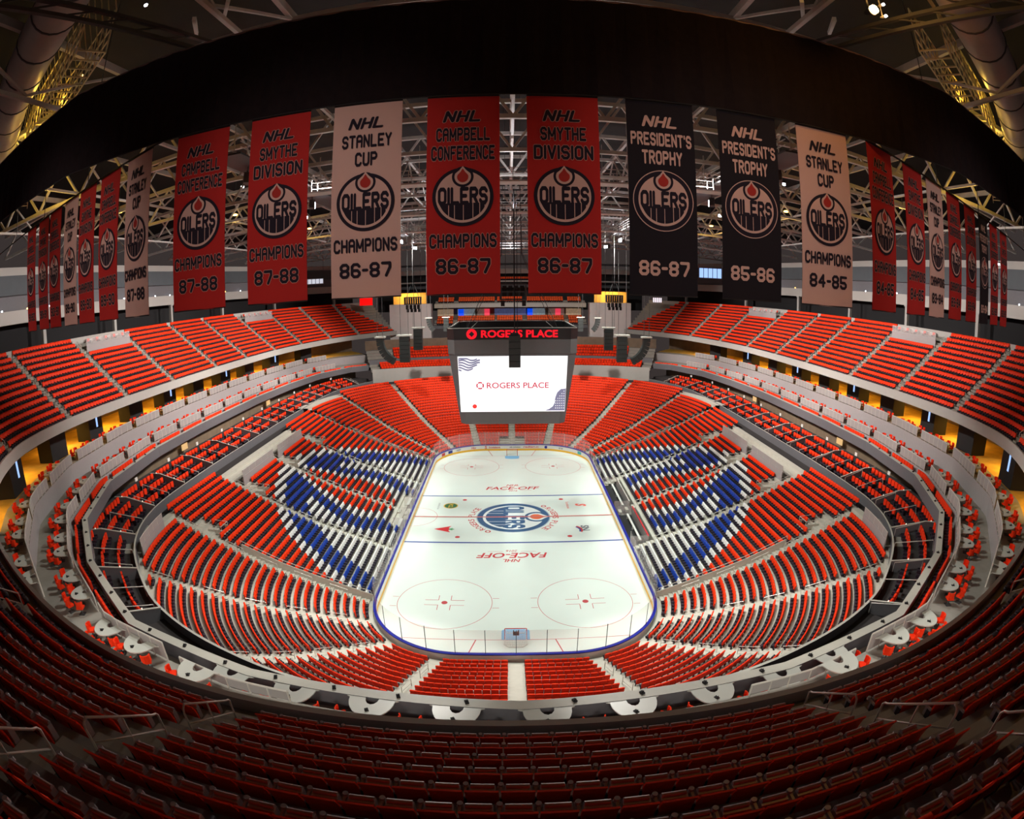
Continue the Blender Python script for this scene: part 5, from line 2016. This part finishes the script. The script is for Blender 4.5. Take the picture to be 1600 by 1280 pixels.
# big round air ducts above the deck corners, with hanger straps
for sg in (-1, 1):
    path = [(-14, -55, 43.2), (-18.5, -51.8, 43.1), (-24, -48.7, 43), (-30.5, -44.9, 43), (-37, -40.5, 43), (-43, -35.5, 43)]
    path = [(sg*-x, y, z) for x, y, z in path]
    g = empty('air_duct', (0, 0, 0), 0, 'large round pinkish air duct above the %s end of the black drape' % SIDE[sg], 'duct', 'air ducts')
    b = MB(); b.tube(path, 1.35, 20); b.build('duct_pipe', DUCT, g, smooth=True)
    for a, c in zip(path[:-1], path[1:]):
        for t in (.25, .75):
            p = np.array(a)*(1-t)+np.array(c)*t
            d = np.array(c)-np.array(a)
            d /= np.linalg.norm(d)
            b = MB(); b.tube([p-d*.06, p+d*.06], 1.40, 20); b.build('duct_band', STEEL_D, g)
    for p in path[1:]:
        b = MB(); b.bar((p[0], p[1], p[2]+1.3), (p[0], p[1], 49), .06); b.build('hanger', STEEL_D, g)
    # dark roof beam crossing above the drape
    b = MB()
    a, c = np.array([sg*17.2, -57, 40.3]), np.array([sg*12.4, -44, 40.3])
    for dz in (-.28, .28):
        b.bar(a+[0, 0, dz], c+[0, 0, dz], .22, .16)
    for t in np.linspace(0, 1, 9)[:-1]:
        b.bar(a+(c-a)*t+[0, 0, -.28], a+(c-a)*(t+.125)+[0, 0, .28], .07)
    o = b.build('roof_beam', STEEL_D)
    tag(o, 'dark lattice beam crossing above the black drape, %s side' % SIDE[sg], 'beam', 'lattice beams')
    for k, (dx, dy) in enumerate(((0, 0), (1.9, .6))):
        b = MB(); b.bar((sg*(10.6+dx), -49.6+dy, 40.4), (sg*(13.6+dx), -44.8+dy, 42.6), .17)
        o = b.build('pale_strut', mat('pale_strut_lit_tone', (.62, .66, .66), .5))  # light on the beam ends is put into the pale tone
        tag(o, 'pale slanting strut above the drape, %s side, %s one' % (SIDE[sg], ('inner', 'outer')[k]), 'strut', 'pale struts')
    gp = [np.array([sg*x, y, 0.]) for x, y in ((19.5, -48.0), (25, -44.6), (31, -41.2), (37, -37.2), (44, -32.0), (51, -26.5))]
    g = empty('lattice_gantry', (0, 0, 0), 0, 'yellow lit lattice gantry between the air duct and the drape, %s side' % SIDE[sg], 'gantry', 'lattice gantries')
    b1, b2, b3 = MB(), MB(), MB()
    for a, c in zip(gp[:-1], gp[1:]):
        d = (c-a)/np.linalg.norm(c-a)
        nrm_ = np.array([-d[1], d[0], 0])
        for off in (-.8, .8):
            for z in (41.6, 42.3, 43.0, 44.2):
                b1.bar(a+nrm_*off+[0, 0, z], c+nrm_*off+[0, 0, z], .07)
            nn = int(np.linalg.norm(c-a)/1.0)
            for k in range(nn):
                p = a+(c-a)*k/nn+nrm_*off
                q = a+(c-a)*(k+1)/nn+nrm_*off
                b2.bar(p+[0, 0, 41.6], p+[0, 0, 44.2], .06)
                b2.bar(p+[0, 0, 43.0], q+[0, 0, 44.2], .05)
        for k in range(6):
            p = a+(c-a)*k/6
            b2.bar(p-nrm_*.8+[0, 0, 41.6], p+nrm_*.8+[0, 0, 41.6], .08)
            b2.bar(p-nrm_*.8+[0, 0, 44.2], p+nrm_*.8+[0, 0, 49], .06)
    YST = mat('gantry_steel', (.62, .52, .28), .5)
    b1.build('rail', YST, g); b2.build('post', YST, g)
    for p in (gp[1]*.5+gp[2]*.5, gp[3]*.5+gp[2]*.5, gp[3]*.4+gp[4]*.6):
        light('POINT', 'gantry_lamp_light', (p[0], p[1], 42.6), 260, (1.0, .62, .08), None, .15)
    # warm work lamps that light the steel at the sides
    for (x, y) in ((38, -34), (42, -18), (36, 0), (34, 24)):
        light('SPOT', 'work_lamp_light', (sg*x, y, 38.6-.0009*x*x), 600, (1.0, .60, .10), (sg*x, y, 60), .3, cone=2.9, blend=.3)
        o = empty('work_lamp', (sg*x, y, 41.6-.0009*x*x))
        b = MB(); b.box((0, 0, 0), (.5, .5, .2)); b.build('lens', LAMP_Y, o)
        b = MB(); b.tube([(0, 0, .08), (0, 0, 11.5)], .05, 6); b.build('hanger', STEEL_D, o)
        tag(o, 'warm work lamp in the roof steel, %s side, about %s bay' % (SIDE[sg], ORD[[-34, -18, 0, 24].index(y)]), 'lamp', 'warm roof work lamps')
# unseen upward spots added to brighten the roof steel
for (x, y) in ((0, -16), (-14, 10), (14, 10), (0, 36), (-26, 40), (26, 40), (0, 60)):
    light('SPOT', 'roof_fill_light', (x, y, 36.2), 1700, (.95, .93, .97), (x, y, 60), .4, cone=2.85, blend=.3)

# ------------------------------------------------------------------ black drape ring and the banners below it
drp = [(-50, -37.0), (-34, -42.9), (-28.6, -44.7), (-21, -47.0), (-14.5, -47.4), (14.5, -47.4), (21, -47.0), (28.6, -44.7), (34, -42.9), (50, -37.0)]
g = empty('black_drape', (0, -47.4, 35.7), 0, 'broad black drape hanging above the row of banners', 'drape')
b = MB()
for a, c in zip(drp[:-1], drp[1:]):
    n = max(2, int(np.hypot(c[0]-a[0], c[1]-a[1])/.4))
    for k in range(n):
        p, q = [np.array(a)*(1-t)+np.array(c)*t for t in (k/n, (k+1)/n)]
        w0, w1 = .05*math.sin(k*1.9+a[0]), .05*math.sin((k+1)*1.9+a[0])
        b.add([(p[0], p[1]+47.4+w0, 0), (q[0], q[1]+47.4+w1, 0), (q[0], q[1]+47.4+w1*.3, 4.2), (p[0], p[1]+47.4+w0*.3, 4.2),
               (p[0], p[1]+47.5+w0, 0), (q[0], q[1]+47.5+w1, 0), (q[0], q[1]+47.5+w1*.3, 4.2), (p[0], p[1]+47.5+w0*.3, 4.2)], [(0, 1, 2, 3), (7, 6, 5, 4), (0, 4, 5, 1), (3, 2, 6, 7)])
b.build('drape_cloth', DRAPE, g)
b = MB(); b.tube([(x, y+47.45, 4.22) for x, y in drp], .06, 8); b.build('top_pipe', mat('drape_pipe', (.20, .12, .11), .5), g)
b = MB(); b.tube([(x, y+47.42, -.03) for x, y in drp], .035, 8); b.build('bottom_pipe', BLACK, g)
BH = 7.25


def banner(cx, cy, rz, w, cloth, lines, year, champ, label):
    """lines: words above the emblem; year at the bottom"""
    g = empty('banner', (cx, cy, 28.42), rz, label, 'banner', 'championship banners')
    b = MB()
    nx, nz = 8, 14
    rip = rng.uniform(0, 6)
    V = []
    for s in (0, 1):
        for j in range(nz+1):
            for i in range(nx+1):
                x, z = -w/2+w*i/nx, BH*j/nz
                V.append((x, .02*s+.012*math.sin(x*2.3+rip)*(1-j/nz), z))
    m = (nx+1)*(nz+1)
    F = []
    for j in range(nz):
        for i in range(nx):
            q = (j*(nx+1)+i, j*(nx+1)+i+1, (j+1)*(nx+1)+i+1, (j+1)*(nx+1)+i)
            F += [q, tuple(m+k for k in q[::-1])]
    b.add(V, F)
    b.build('cloth', cloth, g)
    b = MB(); b.tube([(-w/2, .01, BH-.02), (w/2, .01, BH-.02)], .04, 8); b.build('top_pole', BLACK, g)
    b = MB(); b.tube([(-w/2, .01, .02), (w/2, .01, .02)], .025, 8); b.build('bottom_bar', BLACK, g)
    white = cloth is B_WHITE
    navy = cloth is B_NAVY
    ink = B_WHITE if navy else B_INK

    def line(s, z, wd, h, shear=0.0):
        b = MB()
        pl = Plane2D(b, (0, -.022, 0), (1, 0, 0), (0, 0, 1), .004)
        if not white and not navy:
            block_text(pl, s, (0, z), wd, h, 1, 1, 2.15, shear)
        block_text(pl, s, (0, z), wd, h, 0, 2, 1.5, shear)
        b.build('lettering', [ink, B_OUT], g)['label'] = 'one line of block lettering on the banner'
    line('NHL', 6.42, 1.28, .44, .25)
    line(lines[0], 5.72, {6: 1.55, 7: 1.75, 8: 1.8, 11: 2.2}.get(len(lines[0]), 1.7)*w/2.45, .50)
    line(lines[1], 5.02, {3: .78, 6: 1.45, 8: 2.0, 10: 2.12}.get(len(lines[1]), 1.8)*w/2.45, .52)
    if champ:
        line('CHAMPIONS', 1.86, 2.22*w/2.45, .48)
    line(year, .98, 1.8*w/2.45, .52)
    b = MB()
    pl = Plane2D(b, (0, -.022, 0), (1, 0, 0), (0, 0, 1), .0035)
    R = 1.02*w/2.45
    oilers_emblem(pl, (0, 3.42), R, 0, 1, 2, rimwhite=(1 if navy else None))
    b.build('emblem', [B_INK, B_WHITE, mat('banner_drop', (.45, .03, .02), .9)], g)['label'] = 'round oil drop emblem'


CC, SD, SCp, PT = ('CAMPBELL', 'CONFERENCE'), ('SMYTHE', 'DIVISION'), ('STANLEY', 'CUP'), ("PRESIDENT'S", 'TROPHY')
# front row: measured by its left and right edge columns in the picture, on the plane of the drape
for u0, u1, v, cl, ln, yr, champ in ((271, 351, 350, B_RED, CC, '87-88', True), (387, 479.5, 330, B_RED, SD, '87-88', True), (517.5, 626, 320, B_WHITE, SCp, '86-87', True), (666, 781, 310, B_RED, CC, '86-87', True),
                                      (824.5, 938.5, 310, B_RED, SD, '86-87', True), (983, 1089, 320, B_NAVY, PT, '86-87', False), (1128, 1219.5, 330, B_NAVY, PT, '85-86', False), (1253, 1331, 350, B_WHITE, SCp, '84-85', True)):
    a, c = at_y(u0, v, -47.28), at_y(u1, v, -47.28)
    cn = {id(B_RED): 'red', id(B_WHITE): 'off-white', id(B_NAVY): 'dark navy'}[id(cl)]
    banner((a[0]+c[0])/2, -47.28, 0, c[0]-a[0], cl, ln, yr, champ, '%s banner reading %s %s with years %s' % (cn, ln[0], ln[1], yr))
# side rows along the slanting parts of the drape
for sg in (-1, 1):
    g = empty('banner_track', (0, 0, 0), 0, 'dark slanting pipe that carries the %s side banners' % SIDE[sg], 'pipe', 'banner pipes')
    b = MB(); b.tube([(sg*13.9, -47.22, 35.72), (sg*14.5, -47.22, 35.72), (sg*46, -33.5, 35.72)], .05, 8); b.build('pipe', BLACK, g)
    for t in (.25, .5, .75, 1.0):
        x, y = sg*(14.5+31.5*t), -47.22+13.72*t
        b = MB(); b.tube([(x, y, 35.75), (x, y, 50.5)], .03, 6); b.build('hanger', STEEL_D, g)
chord = np.array([16.2, 7.05]); chord /= np.linalg.norm(chord)
n_side = {-1: 0, 1: 0}
for u, v, cl, ln, yr, champ in ((212, 370, B_WHITE, SCp, '87-88', True), (168, 380, B_RED, CC, '89-90', True), (134, 390, B_RED, SD, '89-90', True), (109, 400, B_WHITE, SCp, '89-90', True), (85, 415, B_RED, CC, '90-91', True), (67, 420, B_RED, SD, '90-91', True), (48.5, 430, B_RED, CC, '91-92', True),
                                (1382, 360, B_RED, CC, '84-85', True), (1432, 375, B_RED, SD, '84-85', True), (1464.5, 390, B_WHITE, SCp, '83-84', True), (1493, 395, B_RED, CC, '83-84', True), (1518, 410, B_RED, SD, '83-84', True), (1538, 425, B_NAVY, PT, '83-84', False), (1554, 430, B_RED, CC, '82-83', True), (1569, 435, B_RED, SD, '82-83', True)):
    sg = -1 if u < 800 else 1
    d = ray(u, v)
    # intersect with the vertical plane through (sg*14.5, -47.28) along the chord
    nx, ny = -chord[1]*sg, chord[0]
    nrm2 = np.array([sg*-chord[1], chord[0]])
    p0 = np.array([sg*14.5, -47.28])
    t = np.dot(nrm2, p0-CAMP[:2])/np.dot(nrm2, d[:2])
    q = CAMP[:2]+d[:2]*t
    n_side[sg] += 1
    cn = {id(B_RED): 'red', id(B_WHITE): 'off-white', id(B_NAVY): 'dark navy'}[id(cl)]
    banner(q[0], q[1], sg*math.atan2(chord[1], chord[0]), 2.4, cl, ln, yr, champ, '%s banner on the %s slant of the drape, %s out from the front row' % (cn, SIDE[sg], ORD[n_side[sg]-1]))
